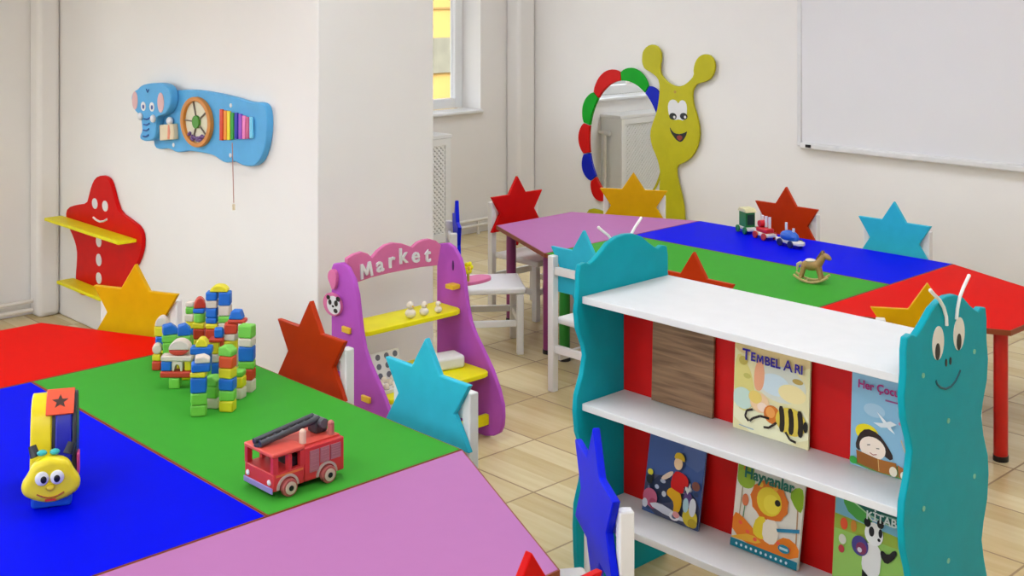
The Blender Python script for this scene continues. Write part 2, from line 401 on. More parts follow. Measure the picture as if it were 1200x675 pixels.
# ------------------------------------------------------------------ star chairs
def hexagram(Rx, Rz):
    pts = []
    for k in range(12):
        a = PI/2 - k*PI/6; r = 1.0 if k % 2 == 0 else 1/math.sqrt(3)
        pts.append((math.cos(a)*r*Rx, math.sin(a)*r*Rz))
    return pts
CHM = mat('chair white lacquer', (238, 236, 232), .4, .3, var=.01)
STARZ = .513
_star_mesh = {}
def chair(colour, x, y, rz, label):
    # local: the sitter looks along -Y; the star is on the front of the two rear posts
    t = thing('star_chair', label, 'chair', (x, y, 0), rz, 'star backed nursery chairs')
    if 'seat' not in _star_mesh:
        p = {}
        p['seat'] = MB().box(-.155, .155, -.30, .019, .282, .312).build('seat', CHM, t, bevel=.01, seg=3)
        for sx in (-1, 1):
            p['rl%d' % sx] = MB().box(sx*.155-.016, sx*.155+.016, .022, .056, 0, .575).build('leg', CHM, t, bevel=.004)
            p['fl%d' % sx] = MB().box(sx*.137-.016, sx*.137+.016, -.29, -.258, 0, .281).build('leg', CHM, t, bevel=.004)
            p['ss%d' % sx] = MB().prism([(-.257, .13), (.0215, .13), (.0215, .16), (-.257, .16)], sx*.139-.009, sx*.139+.009, 'X').build('stretcher', CHM, t, bevel=.003)
        p['r1'] = MB().box(-.138, .138, .03, .046, .495, .53).build('back_rail', CHM, t, bevel=.003)
        p['r2'] = MB().box(-.138, .138, .03, .046, .165, .2).build('back_rail', CHM, t, bevel=.003)
        p['fs'] = MB().box(-.12, .12, -.283, -.265, .13, .16).build('stretcher', CHM, t, bevel=.003)
        _star_mesh.update(p)
    else:
        for k, o in _star_mesh.items():
            if k.startswith('star_'): continue
            c = o.copy(); C.objects.link(c); c.parent = t
    k = 'star_'+colour
    if k in _star_mesh:
        c = _star_mesh[k].copy(); C.objects.link(c); c.parent = t
    else:
        _star_mesh[k] = MB().prism([(px_, pz+STARZ) for px_, pz in hexagram(.217, .187)], .003, .021, 'Y').build('star_panel', STAR[colour], t, bevel=.003)
    return t
S = STARZ
def facing(dx, dy): return math.atan2(dx, -dy)     # rz that turns local -Y to (dx,dy)
chair('brick', -3.305, 2.245, 0, 'white chair with brick red star back on the green side of the near table')
chair('cyan', -2.722, 2.245, 0, 'white chair with turquoise star back in front of the toy market stand')
chair('yellow', -4.185, 2.085, facing(.42, -.91), 'white chair with amber yellow star back below the red star wall shelf')
chair('blue', -1.905, 2.064, facing(-.56, -.83), 'white chair with royal blue star back seen edge on beside the bookcase')
chair('red', -1.575, 1.53, facing(-1, 0), 'white chair with red star back at the near pink table end, tip in frame')
chair('red', -4.745, 4.565, facing(1, 0), 'white chair with red star back at the far end of the pink table')
chair('yellow', -4.405, 5.11, facing(.5, -.86), 'white chair with amber yellow star back in front of the snail mirror')
chair('brick', -3.555, 5.30, 0, 'white chair with brick red star back behind the toy train')
chair('cyan', -2.955, 5.30, 0, 'white chair with turquoise star back by the far wall below the whiteboard')
chair('cyan', -3.49, 3.75, PI, 'white chair with turquoise star back seen from behind, left of the bookcase')
chair('brick', -2.915, 3.75, PI, 'white chair with brick red star back peeking over the white bookcase top')
chair('yellow', -2.065, 3.93, facing(-.55, .83), 'white chair with amber yellow star back behind the caterpillar face of the bookcase')
chair('blue', -4.395, 3.84, facing(.60, .80), 'white chair with royal blue star back standing free behind the toy market stand')

# ------------------------------------------------------------------ caterpillar bookcase
bx = thing('bookcase', 'white and teal caterpillar bookcase with red back and picture books', 'bookcase', (-1.87, 2.70, 0))
ox, oy = -1.87, 2.70
half = [(0, .989), (.035, .986), (.075, .972), (.108, .948), (.135, .932), (.150, .925), (.168, .932), (.190, .928), (.196, .90), (.196, .85), (.204, .80),
        (.198, .75), (.176, .70), (.168, .67), (.180, .62), (.203, .565), (.207, .52), (.200, .46), (.180, .41), (.170, .37), (.182, .32), (.203, .26), (.206, .20), (.203, .12), (.195, .03), (.19, 0)]
outl = half + [(-a, b) for a, b in reversed(half[1:])]
def sidepanel(x0, x1):
    return MB().prism(outl, x0-ox, x1-ox, 'X').build('side_panel', TEAL, bx, bevel=.003)
XL0, XL1, XR0, XR1 = -2.375, -2.357, -1.383, -1.365
pl = sidepanel(XL0, XL1); pr = sidepanel(XR0, XR1)
for z0, z1, d0, d1, nm in ((.82, .84, -.185, .195, 'top_board'), (.52, .54, -.185, .185, 'shelf'), (.22, .24, -.185, .185, 'shelf')):
    MB().box(XL1-ox+.0005, XR0-ox-.0005, d0, d1, z0, z1).build(nm, WHITE, bx, bevel=.002)
for z0, z1 in ((.5405, .8195), (.2405, .5195)):
    MB().box(XL1-ox+.001, XR0-ox-.001, -.008, .008, z0, z1).build('back_panel', SHELFRED, bx, smooth=False)
FACE = XR1-ox
def yzo(pts): return [(a-oy, b) for a, b in yz(pts, XR1)]
def curve_yz(px): return [Vector((FACE, a, b)) for a, b in yzo(px)]
EYEW = mat('eye white', (236, 230, 218), .4, var=0)
for (cx_, cy_, pxx, pyy) in ((1099, 402, 1098, 412), (1123.5, 391, 1123, 400.5)):
    (a, z), = yzo([(cx_, cy_)]); (a2, z2), = yzo([(pxx, pyy)])
    e = MB().prism(ell(a, z, .027, .0385), FACE, FACE+.0015, 'X').build('eye', EYEW, pr, smooth=False)
    MB().prism(ell(a2, z2, .011, .0195), FACE+.0015, FACE+.0025, 'X').build('pupil', BLACK, e, smooth=False)
mo = curve_yz([(1096.5, 446), (1098, 450), (1102, 454), (1108, 455.5), (1114, 453), (1119, 447), (1123, 439), (1125, 434)])
MB().tube(mo, .0028, 8).build('mouth', mat('smile line', (8, 84, 96), .5), pr)
for q in ((1108.5, 425), (1113.5, 423)):
    (a, z), = yzo([q]); MB().prism(ell(a, z, .0045, .009), FACE, FACE+.0015, 'X').build('nostril', BLACK, pr, smooth=False)
for q in ((1081.5, 440), (1141.5, 412), (1111, 493), (1141.5, 558), (1082, 596), (1111, 657)):
    (a, z), = yzo([q]); MB().prism(ell(a, z, .006, .006, 12), FACE, FACE+.002, 'X').build('screw_cap', mat('screw cap', (120, 190, 160), .4), pr, smooth=False)
ANT = mat('antenna white', (242, 240, 236), .4)
for P_, dx in ((pr, 0), (pl, XL1-XR1+.006)):
    for pts in ([(1107.5, 381), (1107, 371), (1104, 360), (1099, 351), (1092, 344), (1088.5, 340)], [(1119, 374), (1120, 362), (1122.5, 349), (1127, 337), (1133.5, 323)]):
        v = [p+Vector((dx+.004, 0, 0)) for p in curve_yz(pts)]
        if P_ is pl:
            v = [p+Vector((-.03, 0, 0)) for p in v]
        a_ = MB().tube(v, .0042, 8); a_.ball(v[-1], .0048, 10, 6); a_.build('antenna', ANT, P_)

# ------------------------------------------------------------------ picture books (each leans on the red back)
def RB(M): return M
PAL = {}
def ink(rgb):
    if rgb not in PAL: PAL[rgb] = mat('ink %d %d %d' % rgb, rgb, .35, .4, var=0)
    return PAL[rgb]
class Cover:
    # flat coloured printing, kept inside one cover mesh; u,v run 0..1 over the face (-Y side)
    def __init__(s, w, h): s.w, s.h, s.mb, s.k = w, h, MB(), 0
    def P(s, u, v): return ((u-.5)*s.w, v*s.h)
    def lay(s): s.k += 1; return -.0002*s.k
    def poly(s, pts, rgb, sm=0):
        pts = [(min(.998, max(.002, a)), min(.998, max(.002, b))) for a, b in pts]
        q = [s.P(*p) for p in pts]
        if sm: q = smooth_loop(q, sm)
        y = s.lay(); s.mb.m(ink(rgb)).prism(q, y, y+.0001, 'Y'); return s
    def ell(s, u, v, ru, rv, rgb, n=20): return s.poly(ell(u, v, ru, rv, n), rgb)
    def line(s, pts, wd, rgb):
        for a, b in zip(pts, pts[1:]):
            dx, dy = (b[0]-a[0])*s.w, (b[1]-a[1])*s.h; n = math.hypot(dx, dy) or 1
            ox_, oy_ = -dy/n*wd/2/s.w, dx/n*wd/2/s.h
            s.poly([(a[0]+ox_, a[1]+oy_), (b[0]+ox_, b[1]+oy_), (b[0]-ox_, b[1]-oy_), (a[0]-ox_, a[1]-oy_)], rgb)
        return s
    def text(s, txt, u, v, size, rgb, rot=0, bold=.0):
        x, z = s.P(u, v); y = s.lay()-.0002
        M = Matrix.Translation((x, y, z)) @ Matrix.Rotation(rot, 4, 'Y') @ Matrix(((1,0,0,0),(0,0,-1,0),(0,1,0,0),(0,0,0,1)))
        if txt == 'M': s.mb.m(ink(rgb)).letter_m(size, M, .0001)
        else: s.mb.m(ink(rgb)).text(txt, size, M, .0001, bold)
        return s
def book(xc, z, w, h, yb, lean, label, art, base, back=(236, 232, 224), thick=.006, yaw=0):
    t = thing('picture_book', label, 'book', (xc, yb, z), yaw, 'picture books on the caterpillar bookcase')
    t.rotation_euler = (-lean, 0, yaw); t.location.z += thick*math.sin(lean)+.0004
    MB().box(-w/2+.002, w/2-.002, .0012, thick-.001, .001, h-.001).build('pages', ink(back), t, smooth=False)
    cv = Cover(w, h)
    cv.mb.m(ink(base)).box(-w/2, w/2, 0, .0011, 0, h)
    cv.mb.box(-w/2, w/2, thick-.0009, thick, 0, h)
    cv.mb.box(-w/2-.0008, -w/2, 0, thick, 0, h)
    art(cv)
    cv.mb.build('cover', None, t, smooth=False)
    return t
YBK = oy-.008
ZM, ZL = .5405, .2405
def pb(q0, q1, z):
    a, b = un(q0[0], q0[1], z), un(q1[0], q1[1], z)
    return (a.x+b.x)/2, (a.y+b.y)/2, (b-a).length
# wooden board
bd = thing('wooden_board', 'plain brown wood grain board standing on the middle shelf, left end', 'board', (0, 0, 0))
x_, y_, w_ = pb((761, 470), (834, 492), ZM)
bd.location = (x_, YBK-.018, ZM+.0015); bd.rotation_euler = (-.03, 0, 0)
MB().box(-w_/2, w_/2, 0, .009, 0, .262).build('panel', wood('brown wood', (108, 78, 52), (158, 122, 88), (2.2, 20, 40)), bd, bevel=.0015)
def art_bee(c):
    c.poly([(0, 0), (1, 0), (1, .42), (.7, .34), (.3, .42), (0, .5)], (240, 236, 196), 1)
    c.poly([(0, .25), (.22, .2), (.3, .45), (.2, .75), (0, .9)], (226, 214, 130), 2)
    c.poly([(0, .88), (.25, .84), (.6, .8), (1, .84), (1, 1), (0, 1)], (226, 200, 140), 1)
    c.ell(.62, .62, .34, .2, (214, 216, 200)); c.ell(.55, .6, .2, .12, (206, 222, 226)); c.ell(.78, .55, .18, .1, (240, 222, 160))
    c.poly([(.28, .48), (.4, .5), (.42, .75), (.34, .86), (.27, .72)], (236, 168, 128), 2)
    c.ell(.85, .7, .07, .03, (190, 160, 80)); c.ell(.12, .78, .06, .05, (206, 186, 90)); c.ell(.18, .62, .05, .03, (200, 190, 100))
    c.ell(.13, .36, .14, .12, (200, 222, 206))
    c.ell(.36, .36, .13, .11, (244, 206, 160)); c.ell(.3, .41, .09, .07, (236, 206, 110)); c.ell(.4, .32, .07, .05, (252, 224, 200))
    c.ell(.53, .27, .11, .1, (214, 116, 34)); c.ell(.51, .29, .06, .06, (236, 160, 80))
    c.ell(.78, .25, .2, .15, (222, 196, 70))
    for u in (.66, .78, .90):
        c.poly([(u-.03, .12), (u+.035, .11), (u+.045, .25), (u+.02, .4), (u-.045, .39), (u-.02, .25)], (34, 24, 14), 1)
    c.ell(.97, .24, .03, .06, (24, 18, 12))
    for pts in ([(.5, .22), (.38, .22), (.28, .17), (.24, .13)], [(.6, .2), (.5, .12), (.43, .11)], [(.72, .13), (.78, .06), (.86, .05)], [(.28, .27), (.2, .24), (.18, .17), (.23, .13)]):
        c.line(pts, .006, (40, 26, 14))
    c.line([(.1, .06), (.3, .05)], .002, (140, 170, 200))
    c.text('T', .175, .855, .040, (40, 24, 150), .0, .001); c.text('E', .268, .85, .031, (40, 24, 150), 0, .001); c.text('M', .365, .848, .031, (40, 24, 150)); c.text('BEL', .53, .842, .031, (40, 24, 150), 0, .001)
    c.text('A', .735, .848, .040, (40, 24, 150), 0, .0004); c.text('RI', .875, .842, .031, (40, 24, 150), 0, .0008)
x_, y_, w_ = pb((868, 497), (949, 527), ZM)
book(x_, ZM, w_, .232, YBK-.024, .05, 'yellow picture book with striped bee and purple title on the middle shelf', art_bee, (232, 222, 170))
def art_read(c):
    c.poly([(0, 0), (1, 0), (1, .1), (.5, .13), (0, .08)], (96, 150, 70), 1)
    for u, v, r_ in ((.75, .7, .16), (.3, .62, .14), (.85, .45, .12)): c.ell(u, v, r_, r_*.5, (166, 196, 214))
    c.ell(.21, .37, .15, .09, (236, 216, 20))
    c.poly([(.06, .2), (.1, .33), (.2, .42), (.36, .4), (.48, .3), (.57, .19), (.5, .15), (.3, .28), (.12, .16)], (50, 34, 26), 1)
    c.ell(.29, .23, .17, .115, (246, 226, 206))
    c.line([(.22, .25), (.26, .26)], .002, (60, 40, 30)); c.line([(.34, .24), (.38, .245)], .002, (60, 40, 30)); c.line([(.26, .18), (.3, .165), (.35, .18)], .002, (180, 90, 80))
    c.poly([(.08, .17), (.36, .14), (.38, .01), (.1, .04)], (150, 88, 22)); c.poly([(.36, .14), (.6, .15), (.62, .02), (.38, .01)], (168, 100, 28))
    c.line([(.37, .14), (.385, .02)], .002, (220, 180, 110))
    c.poly([(.62, .14), (.98, .04), (.98, .0), (.64, .02)], (176, 106, 50))
    c.poly([(.74, .26), (.98, .28), (.98, .12), (.84, .14)], (216, 170, 80), 1); c.ell(.9, .16, .09, .07, (244, 224, 206))
    c.poly([(.34, .62), (.44, .56), (.52, .5), (.58, .44), (.5, .47), (.42, .53)], (236, 238, 238)); c.poly([(.3, .5), (.42, .52), (.52, .56), (.6, .54), (.5, .49), (.4, .47)], (228, 232, 232))
    c.ell(.66, .56, .04, .02, (206, 120, 140)); c.ell(.57, .06, .05, .05, (240, 226, 200)); c.ell(.7, .05, .04, .04, (240, 236, 220)); c.ell(.05, .06, .05, .04, (50, 160, 60))
    c.line([(.66, .4), (.72, .28)], .003, (206, 180, 130))
    c.text('Her Çocuk Ata', .5, .86, .027, (164, 40, 112), .0, .0008)
    c.line([(.45, .76), (.82, .76)], .004, (150, 80, 130)); c.line([(.7, .69), (.82, .69)], .004, (150, 80, 130))
a = un(992, 545, ZM); x_ = a.x+.105
book(x_, ZM, .205, .232, YBK-.024, .05, 'blue picture book of a child reading, at the right end of the middle shelf', art_read, (140, 184, 208))
def art_fire(c):
    c.poly([(0, .45), (1, .5), (1, 1), (0, 1)], (66, 92, 150)); c.poly([(.55, .7), (1, .6), (1, 1), (.7, 1)], (82, 104, 158), 1)
    c.poly([(0, 0), (1, 0), (1, .3), (.7, .42), (.3, .46), (0, .42)], (72, 76, 104), 1)
    c.poly([(.05, .3), (.3, .5), (.52, .42), (.55, .22), (.3, .14), (.1, .18)], (40, 52, 84), 1)
    rnd = random.Random(3)
    for q in range(26):
        u, v = rnd.uniform(.05, .95), rnd.uniform(.05, .42)
        c.ell(u, v, rnd.uniform(.02, .055), rnd.uniform(.015, .035), rnd.choice([(208, 210, 222), (60, 76, 116), (112, 122, 156), (176, 182, 204), (40, 46, 66)]), 9)
    c.ell(.14, .18, .13, .1, (196, 96, 128)); c.ell(.2, .12, .07, .06, (170, 70, 100)); c.ell(.06, .1, .05, .05, (206, 206, 220))
    c.ell(.1, .46, .05, .035, (226, 214, 60)); c.ell(.1, .38, .06, .05, (34, 44, 50))
    c.poly([(.1, .1), (.5, .04), (.9, .06), (.6, .12), (.3, .16)], (210, 212, 224), 1)
    c.ell(.6, .07, .09, .045, (232, 232, 238)); c.ell(.6, .07, .04, .025, (90, 100, 130))
    c.ell(.87, .12, .13, .1, (214, 190, 50)); c.ell(.92, .07, .08, .05, (186, 160, 40)); c.ell(.8, .3, .07, .1, (96, 66, 126)); c.ell(.78, .24, .05, .08, (172, 208, 214))
    c.poly([(.74, .42), (.79, .36), (.84, .43), (.82, .5), (.79, .42), (.75, .5)], (216, 220, 214)); c.ell(.92, .48, .07, .05, (126, 76, 66)); c.ell(.9, .24, .06, .1, (220, 222, 226))
    c.poly([(.44, .34), (.56, .4), (.66, .36), (.72, .26), (.68, .12), (.58, .1), (.58, .22), (.5, .26), (.44, .28)], (226, 170, 24), 1)
    c.poly([(.48, .38), (.52, .56), (.64, .58), (.78, .54), (.8, .44), (.72, .44), (.72, .34), (.56, .36)], (210, 20, 24), 1)
    c.poly([(.3, .44), (.44, .54), (.52, .56), (.5, .5), (.36, .42)], (226, 200, 176), 1)
    c.ell(.585, .66, .075, .07, (240, 204, 160)); c.poly([(.5, .7), (.52, .77), (.6, .79), (.68, .76), (.7, .69), (.6, .72)], (222, 186, 40), 1)
    c.ell(.64, .1, .06, .035, (226, 150, 150))
x_, y_, w_ = pb((748, 600), (822, 621), ZL)
book(x_, ZL, w_, .236, min(y_, YBK-.02), math.asin(min(.5, (YBK-min(y_, YBK-.02)-.01)/.236)), 'blue picture book with child in red shirt riding vehicles on the bottom shelf', art_fire, (66, 92, 150))
def art_lion(c):
    c.ell(.11, .86, .14, .15, (134, 172, 40)); c.ell(.14, .74, .14, .1, (150, 182, 50)); c.ell(.12, .85, .03, .03, (206, 120, 40))
    c.poly([(.78, .74), (.9, .84), (1, .82), (1, .58), (.9, .6)], (140, 178, 34), 1)
    c.line([(.1, .65), (.09, .35)], .003, (170, 150, 110)); c.line([(.93, .6), (.95, .2)], .004, (190, 150, 110))
    c.ell(.16, .52, .05, .065, (214, 120, 76)); c.line([(.16, .46), (.15, .33)], .003, (90, 140, 90))
    c.poly([(0, .12), (0, .36), (.12, .35), (.3, .26), (.5, .16), (.64, .2), (.8, .3), (1, .24), (1, .1), (.5, .04)], (238, 130, 34), 1)
    c.poly([(.0, .1), (.3, .2), (.5, .12), (0, .08)], (240, 180, 50), 1)
    for u, v in ((.12, .27), (.24, .2), (.36, .15), (.7, .2), (.86, .18)): c.ell(u, v, .03, .02, (246, 96, 70), 10)
    n = 22; c.poly([(.52+.27*math.cos(2*PI*k/n)*(1+.07*(k % 2)), .595+.2*math.sin(2*PI*k/n)*(1+.07*(k % 2))) for k in range(n)], (222, 116, 34))
    c.poly([(.36, .4), (.3, .22), (.42, .17), (.52, .2), (.5, .42)], (232, 206, 50), 1)
    c.poly([(.46, .4), (.46, .18), (.62, .15), (.7, .24), (.68, .42)], (240, 228, 206), 1)
    c.ell(.52, .59, .185, .15, (228, 202, 50)); c.ell(.56, .57, .12, .1, (236, 214, 66)); c.ell(.645, .605, .042, .034, (24, 16, 12)); c.ell(.38, .74, .035, .03, (240, 190, 60)); c.ell(.6, .75, .035, .03, (240, 170, 60))
    c.poly([(.66, .345), (.99, .42), (.99, .38), (.68, .315)], (40, 130, 166))
    c.poly([(0, 0), (1, 0), (1, .085), (0, .085)], (8, 120, 140))
    for q in range(11): c.ell(.1+q*.075, .042, .018, .016, (216, 232, 238), 8)
    c.ell(.8, .17, .085, .042, (24, 130, 156)); c.line([(.74, .17), (.86, .17)], .006, (190, 220, 226))
    c.text('Hayvanlar', .5, .815, .038, (10, 104, 84), .0, .0012)
x_, y_, w_ = pb((857, 638), (934, 670), ZL)
yy = min(y_, YBK-.02)
book(x_, ZL, w_, .236, yy, math.asin((YBK-yy-.01)/.236), 'white picture book with orange lion and teal bottom strip on the bottom shelf', art_lion, (228, 222, 208))
def art_panda(c):
    c.poly([(0, 0), (1, 0), (1, .55), (0, .55)], (150, 194, 92)); c.poly([(0, .55), (1, .55), (1, .72), (0, .7)], (150, 170, 60)); c.poly([(0, .7), (1, .66), (1, 1), (0, 1)], (120, 176, 196))
    c.poly([(.1, .98), (.12, .78), (.35, .68), (.55, .72), (.3, .9)], (76, 160, 66), 1)
    c.poly([(.08, 1), (.2, .9), (.45, .8), (.7, .76), (1, .78), (1, 1)], (24, 96, 84), 0); c.line([(.08, .99), (.22, .88), (.45, .79), (.7, .755), (1, .77)], .003, (170, 206, 160))
    c.ell(.13, .62, .05, .06, (226, 86, 50)); c.ell(.26, .63, .04, .06, (200, 130, 50)); c.ell(.11, .36, .04, .04, (190, 60, 70)); c.ell(.12, .46, .05, .05, (206, 206, 190))
    c.poly([(.4, .5), (.38, .22), (.5, .14), (.62, .2), (.64, .46), (.56, .54)], (232, 228, 222), 1)
    c.ell(.53, .62, .12, .115, (238, 236, 230)); c.ell(.44, .715, .045, .045, (24, 24, 26)); c.ell(.61, .74, .045, .045, (24, 24, 26)); c.ell(.5, .64, .035, .05, (30, 30, 32)); c.ell(.615, .65, .025, .045, (30, 30, 32)); c.ell(.6, .58, .02, .016, (24, 24, 26))
    c.poly([(.62, .44), (.7, .36), (.8, .44), (.84, .52), (.8, .54), (.72, .46), (.64, .5)], (28, 28, 30), 1); c.poly([(.4, .24), (.4, .12), (.5, .12), (.5, .18)], (28, 28, 30)); c.poly([(.54, .17), (.62, .2), (.66, .1), (.56, .1)], (28, 28, 30))
    c.ell(.36, .46, .11, .1, (66, 60, 130)); c.ell(.38, .44, .07, .06, (130, 50, 90)); c.ell(.36, .42, .03, .025, (216, 210, 220))
    c.text('KİTABI', .64, .79, .028, (216, 226, 220), .0, .0006); c.line([(.62, .84), (.9, .84)], .004, (120, 170, 150))
a = un(978, 680, ZL); x_ = a.x+.10
book(x_, ZL, .205, .236, min(a.y, YBK-.03), math.asin(min(.4, (YBK-min(a.y, YBK-.03)-.01)/.236)), 'green picture book with panda carrying a backpack, right end of the bottom shelf', art_panda, (150, 194, 92))

# ------------------------------------------------------------------ toy market stand
YL, YR = 2.640, 3.148; XB = -3.74
mk = thing('market_stand', 'purple and yellow toy market stand with pink Market sign', 'toy stand', (-3.57, 2.9, 0))
mx, my = -3.57, 2.9
front = [(514, 288), (524, 287), (531, 292), (538.6, 305.6), (542.5, 322), (545, 343), (547.5, 362), (551, 380), (557, 396), (565.6, 413.5), (576, 436), (584, 459), (588.5, 478), (589, 492), (588, 503), (585, 510), (578, 513.5), (568, 513.5)]
pf_ = xz(front, YR)
zb0 = min(p[1] for p in pf_)
pf_ = [(x, z-zb0) for x, z in pf_]
prof = [(XB, .0), (XB, pf_[0][1]-.02)] + pf_[0:]
for y0 in (YL, YR):
    p_ = MB().prism([(x-mx, z) for x, z in prof], y0-my, y0-my+.018, 'Y').build('side_panel', PURPLE, mk, bevel=.004, seg=2)
YI0, YI1 = YL+.018-my, YR-my
def shelfm(name, x0, x1, z, th=.018, rnd=.035):
    a0, a1 = YI0+.0005, YI1-.0005
    pts = [(x0-mx, a0), (x0-mx, a1), (x1-mx-rnd, a1), (x1-mx-rnd*.3, a1-rnd*.3), (x1-mx, a1-rnd), (x1-mx, a0+rnd), (x1-mx-rnd*.3, a0+rnd*.3), (x1-mx-rnd, a0)]
    return MB().prism(pts, z-th, z).build(name, YELLOW, mk, bevel=.003)
shelfm('shelf', XB+.002, -3.575, .462)
shelfm('counter', XB+.002, -3.415, .256)
MB().box(XB+.03-mx, XB+.05-mx, YI0+.0005, YI1-.0005, .04, .08).build('bottom_rail', YELLOW, mk, bevel=.003)
MB().box(-3.45-mx, -3.43-mx, YI0+.0005, YI1-.0005, .05, .09).build('bottom_rail', YELLOW, mk, bevel=.003)
XS = -3.665
top = [(403, 309), (407, 303), (415, 298), (424, 295), (431, 297), (436.5, 302), (443, 294), (452, 287), (461, 284.5), (472, 285.5), (480, 288.5), (484, 289.5), (490, 284), (497, 281), (504, 280), (511, 282), (517, 287)]
bot = [(513, 311), (495, 313), (475, 316.5), (455, 320.5), (435, 325.5), (418, 331.5), (408, 335)]
sg = yz(top+bot, XS)
sg = [(min(max(a-my, YI0+.0005), YI1-.0005), b) for a, b in sg]
sign = MB().prism(sg, XS-mx-.018, XS-mx, 'X').build('sign_board', SIGNPINK, mk, bevel=.003)
for ch, q, sz, rot in (('M', (428.5, 316.5), .080, .13), ('a', (444.5, 310.5), .080, .10), ('r', (458, 305.5), .080, .06), ('k', (471.5, 300.5), .082, .03), ('e', (486.5, 299.5), .082, 0), ('t', (500.5, 299), .082, -.02)):
    (a, z), = yz([q], XS)
    M = Matrix.Translation((XS-mx+.0035, a-my, z)) @ Matrix.Rotation(rot, 4, 'X') @ Matrix(((0,0,1,0),(1,0,0,0),(0,1,0,0),(0,0,0,1)))
    (MB().letter_m(sz*.98, M, .0034) if ch == 'M' else MB().text(ch, sz, M, .0034, .0014)).build('letter', WHITE, sign, smooth=False)
# pegs that tie the shelves through the left panel
yo = YL-my
for q in ((406, 387), (429, 468)):
    v_ = onY(q[0], q[1], YL-.006); x, z = v_.x, v_.z
    MB().box(x-mx-.024, x-mx+.024, yo-.012, yo-.0005, z-.01, z+.012).build('peg', PEG, mk, bevel=.003)
# panda badge and pink scallop on the left panel
def bq(px, py): v = onY(px, py, YL-.012); return v.x-mx, v.z
a, z = bq(391, 357.5)
bdg = MB().prism(ell(a-.012, z, .056, .042), yo-.0125, yo-.0005, 'Y').build('badge', SIGNPINK, mk, bevel=.002)
pm = MB().m(WHITE).prism(ell(a+.002, z, .042, .033), yo-.0145, yo-.0126, 'Y')
pm.m(BLACK)
for du, dz, ru, rv in ((-.014, .008, .007, .010), (.014, .010, .008, .011), (0, -.004, .005, .004), (.012, -.018, .009, .008), (.024, .028, .010, .009), (-.022, .024, .008, .008)):
    pm.prism(ell(a+du*1.35, z+dz, ru*1.35, rv, 12), yo-.016, yo-.0146, 'Y')
pm.build('panda_face', None, bdg, smooth=False)
a, z = bq(389, 327)
MB().prism(smooth_loop([(a-.028, z), (a-.02, z+.028), (a+.01, z+.04), (a+.03, z+.02), (a+.022, z-.03), (a, z-.042), (a-.012, z-.02)], 2), yo-.014, yo-.0005, 'Y').build('scallop', SIGNPINK, mk, bevel=.002)
# slot and tray on the outside of the right panel
yr = YR+.018-my
cx_, cz_ = -3.640-mx, .553
tr = MB(); tr.prism(smooth_loop([(cx_-.035, yr+.0005), (cx_+.035, yr+.0005), (cx_+.05, yr+.07), (cx_+.04, yr+.15), (cx_, yr+.18), (cx_-.04, yr+.15), (cx_-.05, yr+.07)], 2), cz_-.014, cz_, 'Z')
tr.build('tray', SIGNPINK, mk, bevel=.003)
MB().box(cx_+.0, cx_+.045, yr-.06, yr-.0185-.0005, cz_-.016, cz_+.002).build('tray_tenon', PEG, mk, bevel=.003)
(sy, sz) = (YR-my, .60)
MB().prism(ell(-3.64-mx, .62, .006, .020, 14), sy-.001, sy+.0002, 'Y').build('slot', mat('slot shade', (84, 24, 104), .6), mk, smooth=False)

# goods on the stand
zsh = .462
for k, (q, r1) in enumerate((((481, 373), .021), ((497, 370), .018), ((515, 367), .015))):
    p = un(q[0], q[1], zsh)
    t = thing('toy_figure', ['largest white two ball toy figure on the top yellow market shelf', 'middle white two ball toy figure on the top yellow market shelf', 'smallest white two ball toy figure at the right end of the top yellow market shelf'][k], 'toy figure', (min(max(p.x, XB+.04), -3.60), p.y, zsh+.001), 0, 'white figures on the market shelf')
    FIG = mat('cream figure', (232, 222, 204), .5)
    MB().ball((0, 0, r1*.85), (r1, r1, r1*.85)).build('body', FIG, t)
    MB().ball((0, 0, r1*2.25), (r1*.72, r1*.72, r1*.72)).build('head', FIG, t)
    MB().ball((r1*.6, 0, r1*2.2), (r1*.25, r1*.25, r1*.2), 8, 6).build('beak', PEG, t)
zc = .256
# egg box: leaning lid with round wells, and a base
eg = thing('egg_box', 'white open egg box with round wells on the yellow market counter', 'egg box', (-3.60, 2.765, zc), 0)
EGG = mat('egg box card', (226, 222, 214), .7)
def eggtray(name, w, d, M):
    b = MB(); nx, ny = 3, 4; b.m(EGG)
    b.box(-w/2, w/2, -d/2, d/2, 0, .012, M)
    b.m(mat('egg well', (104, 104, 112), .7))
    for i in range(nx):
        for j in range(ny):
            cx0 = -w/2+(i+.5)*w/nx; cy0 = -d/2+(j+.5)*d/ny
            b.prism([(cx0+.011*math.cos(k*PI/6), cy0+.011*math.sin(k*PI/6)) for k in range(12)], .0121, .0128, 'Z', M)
    return b.build(name, None, eg, smooth=False)
eggtray('base', .10, .16, Matrix.Translation((.075, 0, .002)))
eggtray('lid', .10, .16, Matrix.Translation((.0, 0, .06)) @ Matrix.Rotation(math.radians(76), 4, 'Y'))
b = MB()
for i in range(3):
    for j in range(4): b.ball((.042+i*.033, -.06+j*.04, .021), (.011, .011, .014), 10, 6)
b.build('egg', mat('egg shell', (238, 226, 200), .5), eg)
rl = thing('toy_carton', 'long white carton lying on the yellow market counter behind the turquoise star', 'carton', (-3.575, 3.045, zc), math.radians(78))
MB().box(-.07, .07, -.045, .045, .0005, .05).build('box', WHITE, rl, bevel=.012, seg=3)
fl = thing('toy_flower', 'small yellow flower toy on the pink tray of the market stand', 'toy flower', (-3.615, 3.205, .5535))
b = MB()
for k in range(6): b.ball((0, .016*math.cos(k*PI/3), .052+.016*math.sin(k*PI/3)), (.007, .010, .010), 10, 6)
b.build('petals', YELLOW, fl)
MB().ball((.006, 0, .052), (.006, .008, .008), 10, 6).build('flower_centre', PEG, fl)
